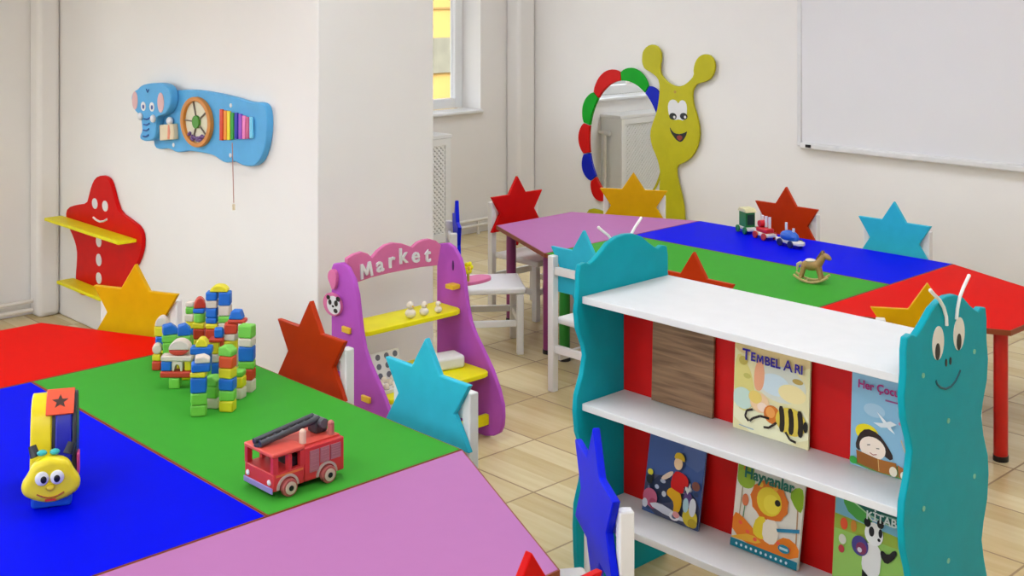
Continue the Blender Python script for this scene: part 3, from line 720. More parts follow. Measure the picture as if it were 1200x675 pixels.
MB().tube([(0, 0, 0), (0, 0, .045)], .005, 8).build('stem', mat('stem yellow green', (200, 206, 60), .5), fl)
cp = thing('toy_cup', 'tiny pale pink pot in the pink tray of the market stand', 'toy pot', (-3.645, 3.185, .5535))
MB().tube([(0, 0, 0), (0, 0, .012), (0, 0, .022)], [.009, .013, .011], 12).build('pot', mat('pale pink', (238, 200, 210), .5), cp)

# ------------------------------------------------------------------ red star wall shelf
Yf = YE-.022
rs_px = crop([(400,18),(375,28),(360,60),(350,100),(342,130),(300,135),(266,146),(258,178),(270,222),(290,265),(303,310),(303,360),(298,410),(300,450),(310,485),(330,496),(362,492),(400,478),(440,480),(470,500),(495,498),(510,470),(505,430),(520,400),(545,360),(560,310),(562,262),(550,225),(520,200),(470,165),(455,120),(445,80),(435,45),(422,25)], 0, 200, 3.375)
rc = onY(118, 270, YE)
rs = thing('star_wall_shelf', 'red smiling star wall shelf with two yellow boards', 'wall shelf', (rc.x, YE, 0))
o_ = smooth_loop([(x-rc.x, z) for x, z in xz(rs_px, Yf)], 1)
bdy = MB().prism(o_, -.022, -.001, 'Y').build('backboard', mat('shelf star red', (212, 6, 6), .4, .1), rs, bevel=.004)
def rq(x, y): v = onY(0+x/3.375, 200+y/3.375, Yf-.001); return v.x-rc.x, v.z
for x, y, ru, rv, nm in ((375, 130, .030, .026, 'eye'), (416, 140, .030, .026, 'eye'), (391, 280, .030, .027, 'button'), (391, 353, .030, .030, 'button'), (391, 425, .030, .028, 'button')):
    a, z = rq(x, y); MB().prism(ell(a, z, ru, rv), -.0245, -.0221, 'Y').build(nm, WHITE, bdy, smooth=False)
mp = [rq(x, y) for x, y in ((370, 185), (382, 195), (396, 202), (410, 200), (424, 192))]
MB().tube([(a, -.0235, z) for a, z in mp], .0055, 8).build('mouth', WHITE, bdy)
for (lx, ly), (rx_, ry_), (fx, fy) in (((60.5, 254), (160.5, 280), (140.5, 284)), ((71, 328), (146, 349), (118, 350))):
    v = onY(rx_, ry_, Yf); z = v.z
    f_ = un(fx, fy, z); l_ = un(lx, ly, z)
    yfr = max(f_.y, Yf-.17)
    x1 = v.x-rc.x; x0 = l_.x-rc.x
    MB().box(x0, x1, yfr-YE, -.0225, z-.016, z).build('shelf_board', YELLOW, rs, bevel=.003)

# ------------------------------------------------------------------ elephant busy board
Ye = YE-.032
def EC(pts): return crop(pts, 150, 80, 3.972)
ec = onY(235, 145, YE)
el = thing('elephant_busy_board', 'light blue elephant activity board with spinner and rainbow xylophone on the wall', 'activity board', (ec.x, YE, 0))
def ex(pts, Y): return [(x-ec.x, z) for x, z in xz(EC(pts), Y)]
body = [(150,120),(200,105),(260,100),(330,103),(400,115),(470,130),(530,148),(575,160),(605,158),(628,165),(642,190),(648,240),(645,310),(635,370),(618,420),(600,445),(575,458),(540,455),(512,442),(495,432),(480,438),(450,440),(425,425),(400,405),(340,392),(275,384),(255,390),(225,392),(200,378),(180,372),(150,378),(125,370),(118,330),(120,200)]
bb = MB().prism(smooth_loop(ex(body, Ye), 1), -.032, -.001, 'Y').build('body_panel', EBLUE, el, bevel=.004)
Yh = YE-.072
head = [(20,160),(14,135),(24,108),(45,97),(58,80),(95,70),(150,68),(180,80),(196,105),(200,150),(190,188),(172,212),(150,220),(132,228),(128,262),(130,300),(122,332),(85,342),(56,332),(54,312),(66,292),(62,252),(58,222),(38,205),(24,185)]
hd = MB().prism(smooth_loop(ex(head, Yh), 2), -.072, -.0325, 'Y').build('head', EBLUE, el, bevel=.005)
def blob(name, cx_, cy_, ru, rv, mt, par, y0, dy=.002, Y=None):
    (a, z), = ex([(cx_, cy_)], Y)
    return MB().prism(ell(a, z, ru, rv, 20), y0-dy, y0, 'Y').build(name, mt, par, smooth=False)
EARP = mat('ear pink', (226, 178, 176), .5)
blob('ear_patch', 33, 150, .027, .042, EARP, hd, -.0721, .0015, Yh); blob('ear_patch', 153, 160, .030, .045, EARP, hd, -.0721, .0015, Yh)
for q in ((72, 177), (112, 180)):
    blob('eye', q[0], q[1], .023, .021, WHITE, hd, -.0721, .0015, Yh); blob('pupil', q[0]+1, q[1]+2, .009, .010, mat('eye blue', (40, 70, 150), .4), hd, -.0737, .0012, Yh)
for q in ((62, 224), (122, 234)):
    (a, z), = ex([q], Yh); MB().ball((a, -.078, z), (.018, .012, .018), 12, 8).build('tusk', WHITE, hd)
for x0, yy_ in ((90, 236), (88, 262), (86, 288), (84, 316)):
    p_ = [ex([(x0-13+k*6.5, yy_+(3 if k in (1, 3) else 5 if k == 2 else 0)-k*1.5)], Yh)[0] for k in range(5)]
    MB().tube([(a, -.073, z) for a, z in p_], .004, 6).build('trunk_fold', mat('fold blue', (30, 84, 160), .5), hd)
(a, z), = ex([(92, 108)], Yh); MB().tube([(a-.012, -.073, z+.01), (a, -.073, z-.004), (a+.012, -.073, z+.01)], .003, 6).build('brow_mark', mat('fold blue', (30, 84, 160), .5), hd)
# block with white knob
cb = ex([(158, 262), (222, 258), (226, 330), (160, 336)], Ye-.012)
CREAM = mat('cream wood', (226, 208, 172), .5)
c1 = MB().prism(cb, -.058, -.0325, 'Y').build('turning_block', CREAM, el, bevel=.004)
(a, z), = ex([(196, 245)], Ye-.012); MB().ball((a, -.046, z), (.022, .013, .018), 14, 8).build('knob', WHITE, c1)
(a, z), = ex([(196, 298)], Ye-.02)
MB().prism([(a-.012, z-.03), (a+.006, z-.03), (a+.012, z), (a+.004, z+.035), (a-.008, z+.03)], -.0592, -.0581, 'Y').build('figure_print', mat('salmon', (230, 140, 110), .5), c1, smooth=False)
# spinner
(ax, az), = ex([(320, 250)], Ye-.01)
(bx_, bz), = ex([(392, 255)], Ye-.01); (cx2, cz2), = ex([(318, 133)], Ye-.01)
RX, RZ = abs(bx_-ax), abs(cz2-az)
spn = MB().ring(ell(ax, az, RX, RZ, 40), ell(ax, az, RX*.8, RZ*.83, 40), -.052, -.0325, 'Y').build('spinner_rim', mat('honey wood', (206, 132, 48), .45), el, bevel=.003)
MB().prism(ell(ax, az, RX*.8, RZ*.83, 40), -.038, -.0325, 'Y').build('spinner_disc', mat('parchment', (222, 214, 186), .5), el, smooth=False)
MB().tube([(ax, -.05, az), (ax, -.038, az)], .028, 18).build('spinner_hub', mat('hub green', (70, 140, 30), .5), el)
b = MB()
for k in range(5):
    an = PI/2+.3+k*2*PI/5; b.tube([(ax, -.042, az), (ax+RX*.79*math.cos(an), -.042, az+RZ*.82*math.sin(an))], .0035, 6)
b.build('spokes', mat('spoke grey', (120, 110, 96), .5), el)
b = MB(); rnd = random.Random(5)
for k in range(22):
    an = -PI/2+rnd.uniform(-.75, .75); rr = rnd.uniform(.62, .76)
    b.ball((ax+RX*rr*math.cos(an), -.044, az+RZ*rr*math.sin(an)), .0075, 8, 6)
b.build('beads', mat('violet beads', (108, 74, 130), .4), el)
# xylophone
XC = [(436, 190, 336, (222, 60, 20)), (454, 196, 334, (236, 140, 20)), (470, 198, 334, (240, 216, 30)), (486, 206, 332, (40, 160, 50)), (505, 206, 330, (40, 40, 170)), (524, 212, 330, (150, 70, 200)), (541, 220, 330, (236, 130, 190)), (558, 226, 328, (200, 80, 130)), (575, 226, 326, (120, 210, 240))]
for k, (x, ya, yb_, rgb) in enumerate(XC):
    p_ = ex([(x-7, ya), (x+7, ya+1), (x+7, yb_), (x-7, yb_-1)], Ye-.008)
    xb = MB().prism(p_, -.044, -.036, 'Y').build('xylophone_bar', mat('bar %d' % k, rgb, .3), el, bevel=.002)
p_ = ex([(426, 222), (590, 240), (590, 252), (426, 234)], Ye); MB().prism(p_, -.0358, -.0325, 'Y').build('xylophone_rail', EBLUE, el, smooth=False)
p_ = ex([(426, 300), (590, 300), (590, 312), (426, 312)], Ye); MB().prism(p_, -.0358, -.0325, 'Y').build('xylophone_rail', EBLUE, el, smooth=False)
for q in ((480, 173), (478, 405), (213, 357)): blob('screw_cap', q[0], q[1], .009, .009, WHITE, el, -.0325, .002, Ye)
(a, z0_), = ex([(500, 345)], Ye); (a2, z1_), = ex([(500, 625)], Ye)
MB().tube([(a, -.047, z0_), (a, -.04, z1_)], .0022, 6).build('cord', mat('cord pink', (196, 150, 140), .7), el)
MB().tube([(a, -.04, z1_-.006), (a, -.04, z1_-.03)], .006, 8).build('beater', CREAM, el)

# ------------------------------------------------------------------ snail mirror
Ys = YB-.030
def SC(pts): return crop(pts, 660, 30, 2.935)
s0 = onY(760, 150, YB)
sn = thing('snail_mirror', 'olive green smiling snail wall mirror with red green and blue petal rim', 'mirror', (s0.x, YB, 0))
def sx(pts, Y=Ys): return [(x-s0.x, z) for x, z in xz(SC(pts), Y)]
sb = [(270,112),(273,88),(288,70),(308,64),(328,74),(338,102),(333,138),(332,158),(342,178),(362,198),(386,209),(410,208),(432,192),(449,172),(447,148),(455,120),(470,103),(490,97),(512,106),(522,132),(518,165),(505,185),(485,195),(465,198),(450,211),(443,232),(446,272),(460,312),(469,360),(465,408),(446,448),(420,470),(388,482),(390,520),(400,560),(412,610),(416,660),(419,730),(410,790),(130,790),(92,740),(78,680),(80,634),(110,628),(160,650),(250,660),(322,640),(331,600),(329,560),(333,520),(331,488),(320,450),(303,412),(297,370),(308,332),(322,295),(330,240),(331,205),(325,180),(300,160),(280,150),(271,132)]
sbo = MB().prism(smooth_loop(sx(sb), 1), -.030, -.013, 'Y').build('snail_body', OLIVE, sn, bevel=.003)
(l0, zm), = sx([(85, 400)]); (r0, _z), = sx([(337, 400)]); (_x, zt_), = sx([(215, 190)]); (_x, zb_), = sx([(215, 622)])
mcx, mcz, mrx, mrz = (l0+r0)/2, (zt_+zb_)/2, (r0-l0)/2, (zt_-zb_)/2
MIR = bpy.data.materials.new('mirror glass'); MIR.use_nodes = True
mb_ = MIR.node_tree.nodes['Principled BSDF']; mb_.inputs['Metallic'].default_value = 1; mb_.inputs['Roughness'].default_value = 0.01; mb_.inputs['Base Color'].default_value = (.95, .96, .95, 1)
MB().prism(ell(mcx, mcz, mrx, mrz, 64), -.0128, -.008, 'Y').build('mirror_glass', MIR, sn, smooth=False)
MB().prism(ell(mcx, mcz, mrx*1.03, mrz*1.03, 64), -.0079, -.001, 'Y').build('backing', OLIVE, sn, smooth=False)
PET = dict(r=mat('petal red', (206, 16, 10), .45, .15), g=mat('petal green', (10, 160, 30), .45, .15), b=mat('petal blue', (16, 34, 178), .45, .15))
for a0, a1, k in ((30, 56, 'b'), (56, 95, 'g'), (95, 137, 'r'), (137, 167, 'g'), (167, 193, 'r'), (193, 217, 'b'), (217, 240, 'r')):
    A0, A1 = math.radians(a0+.4), math.radians(a1-.4); n = 12
    inn = [(mcx+mrx*1.0*math.cos(A0+(A1-A0)*i/n), mcz+mrz*1.0*math.sin(A0+(A1-A0)*i/n)) for i in range(n+1)]
    out = []
    for i in range(n+1):
        t_ = i/n; an = A0+(A1-A0)*t_; e_ = .058+.040*math.sin(PI*t_)**.8
        out.append((mcx+(mrx+e_)*math.cos(an), mcz+(mrz+e_)*math.sin(an)))
    MB().prism(inn+out[::-1], -.024, -.013 if False else -.0129, 'Y').build('petal', PET[k], sn, bevel=.002)
def sblob(name, pts, mt, y0, dy, par, sm=2):
    return MB().prism(smooth_loop(sx(pts), sm), y0-dy, y0, 'Y').build(name, mt, par, smooth=False)
ep = sblob('eye_white', [(362,300),(360,270),(370,254),(388,256),(396,270),(404,256),(418,258),(426,275),(425,310),(415,328),(398,322),(388,325),(370,322)], WHITE, -.0301, .0012, sbo, 1)
for q in ((378, 312), (415, 312)):
    (a, z), = sx([q]); MB().prism(ell(a, z, .030, .022, 16), -.0325, -.0314, 'Y').build('pupil', BLACK, sbo, smooth=False)
    MB().prism(ell(a+.012, z-.004, .009, .009, 12), -.0333, -.0326, 'Y').build('eye_glint', WHITE, sbo, smooth=False)
sblob('mouth', [(366, 346), (376, 366), (395, 374), (415, 370), (428, 362), (420, 385), (406, 402), (392, 396), (380, 382), (370, 366)], BLACK, -.0301, .0012, sbo, 1)
sblob('tongue', [(390, 380), (404, 376), (412, 384), (404, 396), (394, 392)], mat('tongue', (150, 50, 40), .5), -.0314, .0008, sbo, 1)
(a, z), = sx([(385, 228)]); MB().prism(ell(a, z, .010, .010, 12), -.032, -.0301, 'Y').build('screw_cap', mat('brass screw', (180, 150, 60), .4, metal=.6), sbo, smooth=False)

# ------------------------------------------------------------------ whiteboard
x0w, x1w, z0w, z1w = onY(937, 170, YB).x, -1.45, .79, 2.02
wb = thing('whiteboard', 'large white marker board with slim aluminium frame on the far wall', 'whiteboard', ((x0w+x1w)/2, YB, 0))
hw = (x1w-x0w)/2
WBM = mat('board enamel', (232, 230, 230), .12, .5, var=.008, scale=2)
MB().box(-hw+.03, hw-.03, -.022, -.002, z0w+.02, z1w-.02).build('writing_surface', WBM, wb, smooth=False)
ALU = mat('frame lacquer', (226, 224, 222), .35)
b = MB(); b.box(-hw, -hw+.0299, -.028, -.001, z0w-.005, z1w); b.box(hw-.0299, hw, -.028, -.001, z0w-.005, z1w); b.box(-hw+.03, hw-.03, -.028, -.001, z1w-.0199, z1w); b.build('frame', ALU, wb, bevel=.005)
MB().box(-hw+.03, hw-.03, -.048, -.001, z0w-.016, z0w+.0195).build('pen_tray', ALU, wb, bevel=.009, seg=3)
(qx, qz), = xz([(947, 171)], YB-.05); qx -= (x0w+x1w)/2
MB().box(qx-.017, qx+.017, -.056, -.0285, qz-.009, qz+.007).build('corner_clip', BLACK, wb, bevel=.002)

# ------------------------------------------------------------------ toy fire engine
FR = mat('engine red', (206, 54, 54), .4, .4); FRT = mat('engine coral', (222, 86, 72), .4, .4)
GREYP = mat('shutter grey', (176, 116, 122), .5); ARCH = mat('arch stone', (190, 172, 160), .5)
ft = thing('fire_engine', 'red wooden toy fire engine with grey ladder on the green table', 'toy vehicle', (-2.562, 1.700, ZT), math.radians(1))
hwid, hl = .062, .104; zb_ = .016; zr = .106
yc = -.015       # cab ends here
MB().box(-hwid, hwid, -hl, yc, zb_, .058).build('cab', FR, ft, bevel=.003)
MB().box(-hwid, hwid, yc+.0005, hl, zb_, .098).build('rear_body', FR, ft, bevel=.003)
for sx_ in (-1, 1):
    for y0, y1 in ((-hl, -hl+.014), (-.062, -.051), (yc-.012, yc)):
        MB().box(sx_*hwid-(.012 if sx_ > 0 else 0), sx_*hwid+(0 if sx_ > 0 else .012), y0, y1, .0582, .096).build('window_post', FR, ft)
MB().box(-hwid-.001, hwid+.001, -hl-.002, yc+.002, .0962, zr).build('cab_roof', FRT, ft, bevel=.003)
MB().box(-hwid+.014, hwid-.014, yc-.03, yc-.001, .0583, .08).build('seat_back', BLACK, ft)
MB().box(-hwid+.014, hwid-.014, yc+.004, hl-.004, .0985, .1015).build('deck', FRT, ft)
MB().box(-hwid, hwid, -hl-.004, -hl-.0005, .012, .026).build('bumper', mat('bumper mauve', (150, 130, 190), .4), ft, bevel=.002)
for sx_ in (-1, 1):
    MB().ball((sx_*.046, -hl-.001, .036), (.007, .004, .007), 12, 8).build('headlight', WHITE, ft)
for sx_ in (-1, 1):
    for y0, y1, z0 in ((.000, .027, .036), (.031, .058, .052), (.062, .092, .052)):
        s_ = MB(); xx = sx_*hwid
        s_.box(min(xx, xx+sx_*.0025), max(xx, xx+sx_*.0025), y0, y1, z0, .088)
        for k in range(5): s_.box(min(xx+sx_*.0025, xx+sx_*.0035), max(xx+sx_*.0025, xx+sx_*.0035), y0+.002, y1-.002, z0+.003+k*(.083-z0)/5, z0+.006+k*(.083-z0)/5)
        s_.build('shutter', GREYP, ft, smooth=False)
    for yw in (-.064, .050):
        xx = sx_*hwid
        arc = [(yw+.031*math.cos(k*PI/14), .020+.031*math.sin(k*PI/14)) for k in range(15)]; arc2 = [(yw+.025*math.cos(k*PI/14), .020+.025*math.sin(k*PI/14)) for k in range(15)]
        MB().prism(arc+arc2[::-1], min(xx, xx+sx_*.004), max(xx, xx+sx_*.004), 'X').build('wheel_arch', ARCH, ft, smooth=False)
        wv = MB().tube([(xx-sx_*.004+sx_*.0045, yw, .021), (xx+sx_*.014, yw, .021)], .021, 24).build('wheel', mat('wheel rose', (170, 84, 78), .5), ft, bevel=.002)
        MB().tube([(xx+sx_*.0141, yw, .021), (xx+sx_*.0165, yw, .021)], .015, 20).build('wheel_rim', mat('wheel cream', (206, 186, 164), .5), wv)
        MB().tube([(xx+sx_*.0166, yw, .021), (xx+sx_*.018, yw, .021)], .0065, 14).build('hub', BLACK, wv)
    MB().box(min(sx_*hwid, sx_*(hwid+.001)), max(sx_*hwid, sx_*(hwid+.001)), -.096, yc-.004, .049, .054).build('stripe', mat('stripe orange', (226, 120, 60), .5), ft, smooth=False)
ld = MB()
for s_ in (-1, 1): ld.tube([(-.014+s_*.013, -.100, .114), (-.010+s_*.013, .07, .136)], .0078, 12)
for k in range(8): ld.tube([(-.027+k*.0005, -.09+k*.021, .1155+k*.0027), (-.001+k*.0005, -.09+k*.021, .1155+k*.0027)], .003, 6)
ld = ld.build('ladder', DARK, ft)
MB().box(-.026, .012, .055, .090, .102, .128).build('ladder_turret', DARK, ft, bevel=.004)
MB().tube([(-.03, .072, .128), (.024, .072, .128)], .012, 16).build('ladder_drum', mat('drum grey', (90, 92, 98), .4), ft)
MB().tube([(-.014, -.095, .1065), (-.014, -.095, .111)], .012, 12).build('ladder_rest', DARK, ft)
for k, (x, y, m_) in enumerate(((.036, -.002, mat('peg cream', (226, 196, 172), .5)), (.034, .084, mat('peg rose', (190, 110, 100), .5)))):
    b = MB(); b.tube([(x, y, .1016), (x, y, .1255)], .0085, 14); b.ball((x, y, .1285), .0085, 12, 8); b.build('peg_figure', m_, ft)

# ------------------------------------------------------------------ caterpillar pull toy on the blue table
cpos = un(62, 583, ZT)
ct = thing('caterpillar_toy', 'yellow faced toy caterpillar with yellow and blue arched body on the blue table', 'toy', (cpos.x, cpos.y, ZT), T+math.radians(17))
# local frame: x right, +y away, z up; face looks along -y
prof_ = [(-.01, .012), (.0, .09), (.015, .15), (.035, .195), (.062, .218), (.095, .224), (.125, .212), (.145, .18), (.155, .12), (.16, .012)]
MB().prism(smooth_loop(prof_, 1), -.052, -.004, 'X').build('yellow_half', mat('toy yellow', (236, 214, 20), .35), ct, bevel=.004)
MB().prism(smooth_loop(prof_, 1), .004, .042, 'X').build('blue_half', mat('toy blue', (10, 20, 170), .35), ct, bevel=.004)
dk = mat('toy charcoal', (34, 34, 44), .4)
q_ = [(a*.97+.004, b*.985) for a, b in prof_]
MB().prism(smooth_loop(q_, 1), -.0036, .0036, 'X').build('core_board', dk, ct, smooth=False)
MB().prism(smooth_loop([(a*1.0, b) for a, b in prof_], 1), .0424, .053, 'X').build('side_board', dk, ct, bevel=.003)
# orange star tag wrapped over the top front
pth = [(.022, .1895), (.034, .2035), (.060, .2225), (.092, .2305)]
tg = MB().prism(pth+[(a+.006, b-.004) for a, b in reversed(pth)], -.018, .046, 'X').build('star_tag', mat('tag orange', (232, 84, 48), .45), ct, bevel=.0015)
p0, p1 = Vector((0, .016, .178)), Vector((0, .060, .2225)); vv = (p1-p0).normalized(); nn = Vector((1, 0, 0)).cross(vv)
p0 = Vector((0, .034, .2035)); vv = (p1-p0).normalized(); nn = Vector((1, 0, 0)).cross(vv); pc_ = (p0+p1)/2
Ms = Matrix(((1, vv.x, nn.x, .014), (0, vv.y, nn.y, pc_.y), (0, vv.z, nn.z, pc_.z), (0, 0, 0, 1)))
st5 = [(.0195*(1 if k % 2 == 0 else .42)*math.cos(PI/2+k*PI/5), -.001+.0205*(1 if k % 2 == 0 else .42)*math.sin(PI/2+k*PI/5)) for k in range(10)]
MB().prism(st5, .0003, .0012, 'Z', Ms).build('star_print', mat('star umber', (60, 30, 14), .5), tg, smooth=False)
MB().box(-.045, .045, -.062, -.012, .0, .030).build('front_base', mat('base blue', (30, 90, 200), .35), ct, bevel=.008, seg=3)
hd_ = [(-.040, .098), (-.02, .108), (0, .112), (.02, .108), (.040, .098), (.050, .075), (.066, .052), (.062, .030), (.040, .016), (.015, .008), (0, .006), (-.015, .008), (-.040, .016), (-.062, .030), (-.066, .052), (-.050, .075)]
hh = MB().prism(smooth_loop([(a, b+.012) for a, b in hd_], 2), -.085, -.045, 'Y').build('head', mat('face yellow', (240, 218, 26), .35), ct, bevel=.014, seg=4)
for s_ in (-1, 1):
    e = MB().ball((-.002+s_*.0165, -.087, .080), (.0155, .007, .0165), 16, 10).build('eye', WHITE, hh)
    MB().ball((.0+s_*.0145-.0, -.0935, .079), (.007, .003, .0085), 12, 8).build('pupil', BLACK, e)
MB().ball((0, -.088, .058), (.010, .007, .008), 14, 8).build('nose', mat('nose yellow', (226, 196, 20), .4), hh)
MB().tube([(x, -.0862, .046-.012*math.cos(x/.03*1.4)) for x in [(-.03+.005*k) for k in range(13)]], .0018, 6).build('mouth', mat('mouth rust', (170, 70, 20), .5), hh)
MB().box(-.012, .012, -.0872, -.0852, .026, .031).build('lip', mat('lip red', (210, 50, 40), .5), hh)
for s_ in (-1, 1):
    MB().ball((s_*.014-.006, -.060, .130), (.0115, .009, .007), 12, 8).build('bow', mat('bow teal', (50, 180, 176), .4), hh)
    MB().tube([(s_*.036, -.04, .115), (s_*.044, -.03, .138)], [.012, .009], 10).build('hair_tuft', dk, hh)
MB().box(.0535, .060, -.005, .03, .05, .1).build('side_disc', mat('side pink', (216, 70, 130), .5), ct, bevel=.003)

# ------------------------------------------------------------------ toy train
tr = thing('toy_train', 'wooden toy train with blue engine, red and green wagons on the far blue table', 'toy train', (-3.33, 4.90, ZT))
def tl(px, py): v = un(px, py, ZT); return Vector((v.x+3.33, v.y-4.90, 0))
def car(name, base, ang, cols, kind):
    M = Matrix.Translation(base) @ Matrix.Rotation(ang, 4, 'Z')
    bm_ = MB(); L = .084 if kind == 'engine' else .060
    pts = [(-L, -.027), (L*.55, -.027), (L*.9, -.02), (L*1.05, 0), (L*.9, .02), (L*.55, .027), (-L, .027)] if kind == 'engine' else [(-L, -.027), (L, -.027), (L, .027), (-L, .027)]
    bm_.prism(pts, .016, .032, 'Z', M)
    root = bm_.build(name, mat('train cream', (226, 220, 206), .45), tr, bevel=.004)
    for sx_ in ((-.045, .03) if kind == 'engine' else (-.036, .036)):
        for sy_ in (-1, 1):
            c_ = M @ Vector((sx_, sy_*.0275, .0176)); d_ = M @ Vector((sx_, sy_*.037, .0176))
            MB().tube([c_, d_], .0175, 16).build('wheel', cols[0], root, bevel=.002)
    if kind == 'engine':
        MB().ball(M @ Vector((-.012, 0, .045)), (.060, .030, .030), 18, 12, Matrix.Rotation(ang, 3, 'Z')).build('boiler', cols[1], root)
        MB().ball(M @ Vector((.01, 0, .052)), (.022, .022, .022), 14, 10).build('dome', cols[1], root)
        b = MB(); b.tube([M @ Vector((-.036, 0, .066)), M @ Vector((-.036, 0, .108))], .006, 10); b.build('funnel', WHITE, root)
        b = MB(); b.tube([M @ Vector((.016, 0, .07)), M @ Vector((.016, 0, .088))], .006, 10); b.build('funnel', WHITE, root)
    elif kind == 'red':
        MB().box(-.045, .045, -.024, .024, .0322, .055, M).build('load', cols[1], root, bevel=.006)
        MB().tube([M @ Vector((-.02, -.02, .072)), M @ Vector((-.02, .02, .072))], .016, 14).build('barrel', cols[1], root)
        for k in range(3): MB().tube([M @ Vector((-.035+k*.03, .01, .0555)), M @ Vector((-.035+k*.03, .01, .108))], .007, 10).build('post', WHITE, root)
    else:
        MB().box(-.036, .036, -.026, .026, .0322, .105, M).build('cabin', cols[1], root, bevel=.003)
        MB().box(.0365, .040, -.018, .018, .045, .095, M).build('cabin_door', mat('cabin dark', (18, 50, 34), .5), root)
        MB().prism([(-.046, .1055), (.046, .1055), (.03, .124), (-.03, .124)], -.03, .03, 'Y', M).build('cabin_roof', mat('roof cream', (222, 214, 160), .5), root, bevel=.003)
    return root
A_, B_ = tl(869, 270.5), tl(945.5, 294)
tu = (B_-A_).normalized(); TL = (B_-A_).length; an0 = math.atan2(tu.y, tu.x)
car('wagon', A_+tu*(TL*.09), an0-.12, (mat('train green', (26, 120, 50), .4), mat('train green', (26, 120, 50), .4)), 'green')
car('wagon', A_+tu*(TL*.40)-Vector((0, .012, 0)), an0-.04, (mat('wheel red', (196, 54, 40), .4), mat('train red', (206, 24, 34), .4)), 'red')
car('engine', A_+tu*(TL*.79)-Vector((0, .008, 0)), an0+.05, (mat('wheel navy', (30, 36, 84), .4), mat('train blue', (30, 96, 196), .4)), 'engine')
b = MB()
for t_ in (.245, .575): b.tube([A_+tu*(TL*(t_-.03))+Vector((0, -.004, .024)), A_+tu*(TL*(t_+.03))+Vector((0, -.01, .024))], .004, 8)
b.build('coupling', mat('train cream', (226, 220, 206), .45), tr)

# ------------------------------------------------------------------ rocking horse
hp = un(951, 331, ZT)
rh = thing('rocking_horse', 'tiny tan wooden rocking horse on the far green table', 'toy horse', (hp.x, hp.y, ZT), math.radians(22))
TAN = mat('tan wood', (176, 140, 84), .55, var=.15, scale=40); TAN2 = mat('light wood', (206, 178, 120), .55, var=.12, scale=40)
for s_ in (-1, 1):
    pts = [(-.07+.14*k/12, s_*.026, .006+.026*((k-6)/6)**2) for k in range(13)]
    MB().tube(pts, .0055, 8).build('rocker', TAN2, rh)
b = MB(); b.tube([(-.02, -.026, .009), (-.02, .026, .009)], .004, 8); b.tube([(.03, -.026, .011), (.03, .026, .011)], .004, 8); b.build('cross_bar', TAN2, rh)
bm_ = MB(); bm_.ball((0, 0, .072), (.042, .021, .023)); bm_.tube([(.026, 0, .076), (.043, 0, .102), (.05, 0, .115)], [.018, .014, .012], 12)
bm_.ball((.061, 0, .112), (.023, .011, .0115), 14, 10, Matrix.Rotation(.5, 3, 'Y'))
for s_ in (-1, 1):
    bm_.ball((.046, s_*.007, .127), (.004, .003, .009), 8, 6)
    for x0, x1 in ((-.03, -.044), (.028, .042)): bm_.tube([(x0, s_*.012, .068), ((x0+x1)/2, s_*.018, .04), (x1, s_*.024, .016)], [.012, .008, .007], 10)
bd_ = bm_.build('body', TAN, rh)
b = MB()
for k in range(6): b.ball((.026+.004*k, 0, .098+.006*k), (.009, .006, .009), 8, 6)
b.build('mane', mat('mane brown', (96, 70, 40), .8), rh)
MB().tube([(-.040, 0, .08), (-.056, 0, .07), (-.06, 0, .045)], [.007, .008, .003], 8).build('tail', mat('tail cream', (214, 196, 160), .8), rh)
MB().ball((-.004, 0, .091), (.022, .019, .008), 14, 8).build('saddle', mat('saddle cloth', (226, 216, 200), .7), rh)

# ------------------------------------------------------------------ block castle: every block a thing of its own
BC = dict(l=('light green', mat('block light green', (120, 200, 70), .45)), b=('blue', mat('block blue', (22, 106, 200), .45)), y=('yellow', mat('block yellow', (228, 212, 30), .45)),
          w=('cream white', mat('block cream', (222, 206, 188), .5)), r=('red', mat('block red', (200, 58, 32), .45)), o=('orange', mat('block orange', (226, 84, 30), .45)))
ORD = ['bottom', 'second', 'third', 'fourth', 'fifth', 'sixth', 'seventh', 'eighth', 'ninth', 'tenth']
rb = random.Random(11)
def depth(base): return F*(H-ZT)/(base-HY)
def zat(py, d): return H-(py-HY)*d/F
def place(x0, x1, z0, z1, d, colr, shape, label, yaw, dep=None):
    w_ = (x1-x0)*d/F; pc = ((x0+x1)/2-600)/F*d
    p = RGT*pc + FWD*d
    dep = dep or min(.036, max(.024, w_))
    h_ = z1-z0-.0004
    o = thing_block(w_, dep, h_, colr, shape)
    o.location = (p.x, p.y, z0); o.rotation_euler = (0, 0, T+yaw)
    o['label'] = label; o['category'] = 'toy block'; o['group'] = 'blocks of the toy castle'
    return o
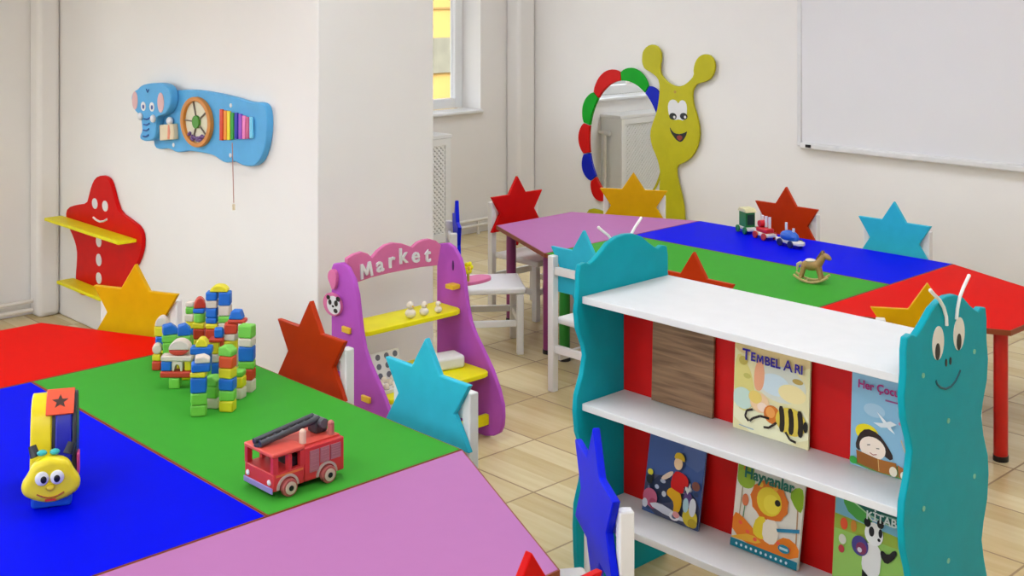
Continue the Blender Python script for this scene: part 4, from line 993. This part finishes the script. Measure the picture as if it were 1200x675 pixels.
def thing_block(w_, dep, h_, colr, shape):
    b = MB()
    if shape == 'box': b.box(-w_/2, w_/2, -dep/2, dep/2, 0, h_); bev = .0035
    elif shape == 'wedge': b.prism([(-w_/2, 0), (w_/2, 0), (w_/2, h_*.55), (w_*.1, h_), (-w_/2, h_*.85)], -dep/2, dep/2, 'Y'); bev = .003
    elif shape == 'roof': b.prism([(-w_/2, 0), (w_/2, 0), (w_*.3, h_), (-w_*.3, h_)], -dep/2, dep/2, 'Y'); bev = .003
    elif shape == 'dome': b.prism([(-w_/2, 0)]+[(-w_/2*math.cos(k*PI/12), h_*math.sin(k*PI/12)) for k in range(1, 12)]+[(w_/2, 0)], -dep/2, dep/2, 'Y'); bev = .0025
    elif shape == 'bowl': b.prism([(-w_/2, h_), (w_/2, h_)]+[(w_/2*math.cos(k*PI/12), h_-h_*math.sin(k*PI/12)) for k in range(1, 12)], -dep/2, dep/2, 'Y'); bev = .0025
    elif shape == 'disc': b.prism(ell(0, h_/2, w_/2, h_/2, 20), -dep/2, dep/2, 'Y'); bev = .003
    elif shape == 'cyl': b.tube([(0, 0, 0), (0, 0, h_)], w_/2, 18); bev = .003
    elif shape == 'arch': b.prism([(-w_/2, 0), (-w_/2, h_), (w_/2, h_), (w_/2, 0), (w_*.28, 0)]+[(w_*.28*math.cos(k*PI/8), h_*.7*math.sin(k*PI/8)) for k in range(1, 8)]+[(-w_*.28, 0)], -dep/2, dep/2, 'Y'); bev = .002
    o = b.build('toy_block', BC[colr][1], None, bevel=bev*1.35, seg=3)
    return o
SH = {'box': 'block', 'wedge': 'sloped block', 'roof': 'roof block', 'dome': 'dome block', 'bowl': 'bowl block', 'disc': 'round block', 'cyl': 'cylinder block', 'arch': 'arch block'}
def column(name, x0, x1, ys_, cols, shapes=None, yaw=0.0, wid=1.0, jit=.2):
    d = depth(ys_[0]); n = len(cols)
    for k in range(n):
        sh = (shapes or {}).get(k, 'box'); j = rb.uniform(-jit, jit); g = wid+rb.uniform(-.2, .5)
        pos = 'top' if k == n-1 and n > 1 else ORD[k]
        if k == n-1 and n > 1: lab = '%s %s on top of the %s' % (BC[cols[k]][0], SH[sh], name)
        elif k == 0: lab = '%s %s at the bottom of the %s' % (BC[cols[k]][0], SH[sh], name)
        else: lab = '%s %s, %s from the bottom of the %s' % (BC[cols[k]][0], SH[sh], pos, name)
        place(x0+.5-g, x1-.5+g, zat(ys_[k], d), zat(ys_[k+1], d), d, cols[k], sh, lab, yaw+j)
    return d
column('front left castle tower', 225, 241, [486, 473, 459, 441, 434.5], 'llby', None, .15, 1.4)
place(224.5, 246.5, zat(434.5, depth(486)), zat(424, depth(486)), depth(486), 'b', 'box', 'broad blue block resting on the front left castle tower', .25)
place(229, 246, zat(424, depth(486)), zat(415.5, depth(486)), depth(486), 'w', 'wedge', 'cream sloped block on the broad blue block of the front left castle tower', .2)
column('short tower between two front towers', 243, 257, [477, 465, 451, 439], 'wll', {2: 'wedge'}, -.1)
column('front middle castle tower', 259, 275, [481, 468, 456, 442, 430, 416, 404], 'ylbyol', {5: 'wedge'}, -.2, 1.2)
column('short tower right of the front middle tower', 273.5, 286, [466, 453, 440, 433], 'wyl', None, -.15)
column('rightmost castle tower', 281.5, 297.5, [458, 444, 431, 422, 405, 395, 380], 'wrlbwl', None, -.15, 1.2)
dJ = column('castle tower under the thin red plank', 264, 278, [450, 430, 410, 398, 390, 378], 'ywywr', None, -.05)
place(268, 289, zat(378, dJ), zat(373, dJ), dJ, 'r', 'box', 'thin red plank block on the tower beside the rightmost castle tower', -.05)
place(269, 286, zat(373, dJ), zat(363, dJ), dJ, 'b', 'roof', 'blue roof block on the thin red plank of the castle', -.05)
dF = column('tall central castle tower, left leg', 242, 255.5, [440, 424, 409, 396, 384, 378, 371, 360, 351, 341], 'lbyrybbwb', None, 0, .2, .07)
column('tall central castle tower, right leg', 257, 271, [440, 420, 405, 395, 384, 377, 369, 357, 341], 'wyrbwlwb', {5: 'box'}, 0, .2, .07)
place(247, 268, zat(341, dF), zat(333, dF), dF, 'y', 'dome', 'yellow dome block on the very top of the block castle', 0)
column('castle tower with red dome top', 228, 240.5, [436, 414, 405, 396, 384, 377, 366, 360, 348], 'bbyrylbr', {5: 'cyl', 7: 'dome'}, .05)
column('slim cream topped castle tower', 218.5, 227, [430, 415, 403, 392, 384, 376, 367, 359, 353], 'wllbywlw', {}, .05)
column('castle tower behind the cream dome', 209, 223, [444, 420, 405, 392, 379], 'ywlb', {3: 'wedge'}, .25)
column('leftmost castle tower', 180, 189, [433, 422, 414, 402], 'ryw', {2: 'disc'}, .1)
column('back left cream domed castle tower', 183, 197, [424, 409, 393, 381, 370], 'ybyw', {3: 'dome'}, .1)
column('left castle tower with blue roof', 191.5, 207, [432, 415, 400, 391, 379], 'rllb', {3: 'wedge'}, .2)
column('castle tower under the blue plank', 232, 246, [462, 445, 428, 414], 'ylb', None, .1)
dR = depth(462)
place(224, 249, zat(414, dR), zat(405, dR), dR, 'b', 'box', 'long blue plank block in the middle of the castle', .08)
place(230, 244, zat(405, dR), zat(395, dR), dR, 'y', 'dome', 'yellow dome block on the long blue plank', .08)
column('castle tower under the dark red plank', 248, 256, [452, 438, 424, 414, 400], 'lbwy', None, .1)
dS = depth(452)
place(246, 262.5, zat(400, dS), zat(395, dS), dS, 'r', 'box', 'flat red plank block at the centre of the castle', 0)
place(251.5, 261.5, zat(395, dS), zat(384, dS), dS, 'b', 'box', 'blue block on the flat red plank at the castle centre', .15)
dH = depth(454)
place(199, 212, ZT, zat(441, dH), dH, 'l', 'box', 'light green block carrying the raised red plank at the castle front left', .05)
place(189, 226, zat(441, dH), zat(433.5, dH), dH, 'r', 'box', 'long red plank block raised at the castle front left', 0)
place(190, 202, zat(433.5, dH), zat(422, dH), dH, 'b', 'box', 'blue block on the left end of the raised red plank', 0)
place(203, 215.5, zat(433.5, dH), zat(422, dH), dH, 'w', 'arch', 'cream arch block in the middle of the raised red plank', 0)
place(217, 225, zat(433.5, dH), zat(422, dH), dH, 'y', 'box', 'yellow block on the right end of the raised red plank', 0)
place(190, 227, zat(422, dH), zat(415, dH), dH, 'w', 'box', 'long cream plank block above the raised red plank', 0)
place(199, 222, zat(415, dH), zat(408.5, dH), dH, 'r', 'bowl', 'red bowl block under the large cream dome', 0)
place(199, 224, zat(408.5, dH), zat(397, dH), dH, 'w', 'dome', 'large cream dome block on the red bowl block', 0)

# ------------------------------------------------------------------ light
wd = bpy.data.worlds.new('sky'); sc.world = wd; wd.use_nodes = True
nt = wd.node_tree; bg = nt.nodes['Background']
sky = nt.nodes.new('ShaderNodeTexSky'); sky.sky_type = 'NISHITA'; sky.sun_disc = False; sky.sun_elevation = math.radians(38); sky.sun_rotation = math.radians(60); sky.air_density = 1.0; sky.dust_density = 3.0
hsv = nt.nodes.new('ShaderNodeHueSaturation'); hsv.inputs['Saturation'].default_value = .4
nt.links.new(sky.outputs['Color'], hsv.inputs['Color']); nt.links.new(hsv.outputs['Color'], bg.inputs['Color']); bg.inputs['Strength'].default_value = 1.3

# ------------------------------------------------------------------ camera
cam = bpy.data.cameras.new('camera'); co = bpy.data.objects.new('camera', cam); C.objects.link(co)
co.location = (0, 0, H); co.rotation_euler = (PI/2, 0, T)
cam.sensor_width = 36; cam.lens = 36*F/1200; cam.shift_y = (HY-337.5)/1200; cam.clip_start = .05
sc.camera = co
sc.view_settings.view_transform = 'Standard'; sc.view_settings.look = 'None'; sc.view_settings.gamma = 1; sc.view_settings.use_curve_mapping = False
sc.view_settings.exposure = 0.31
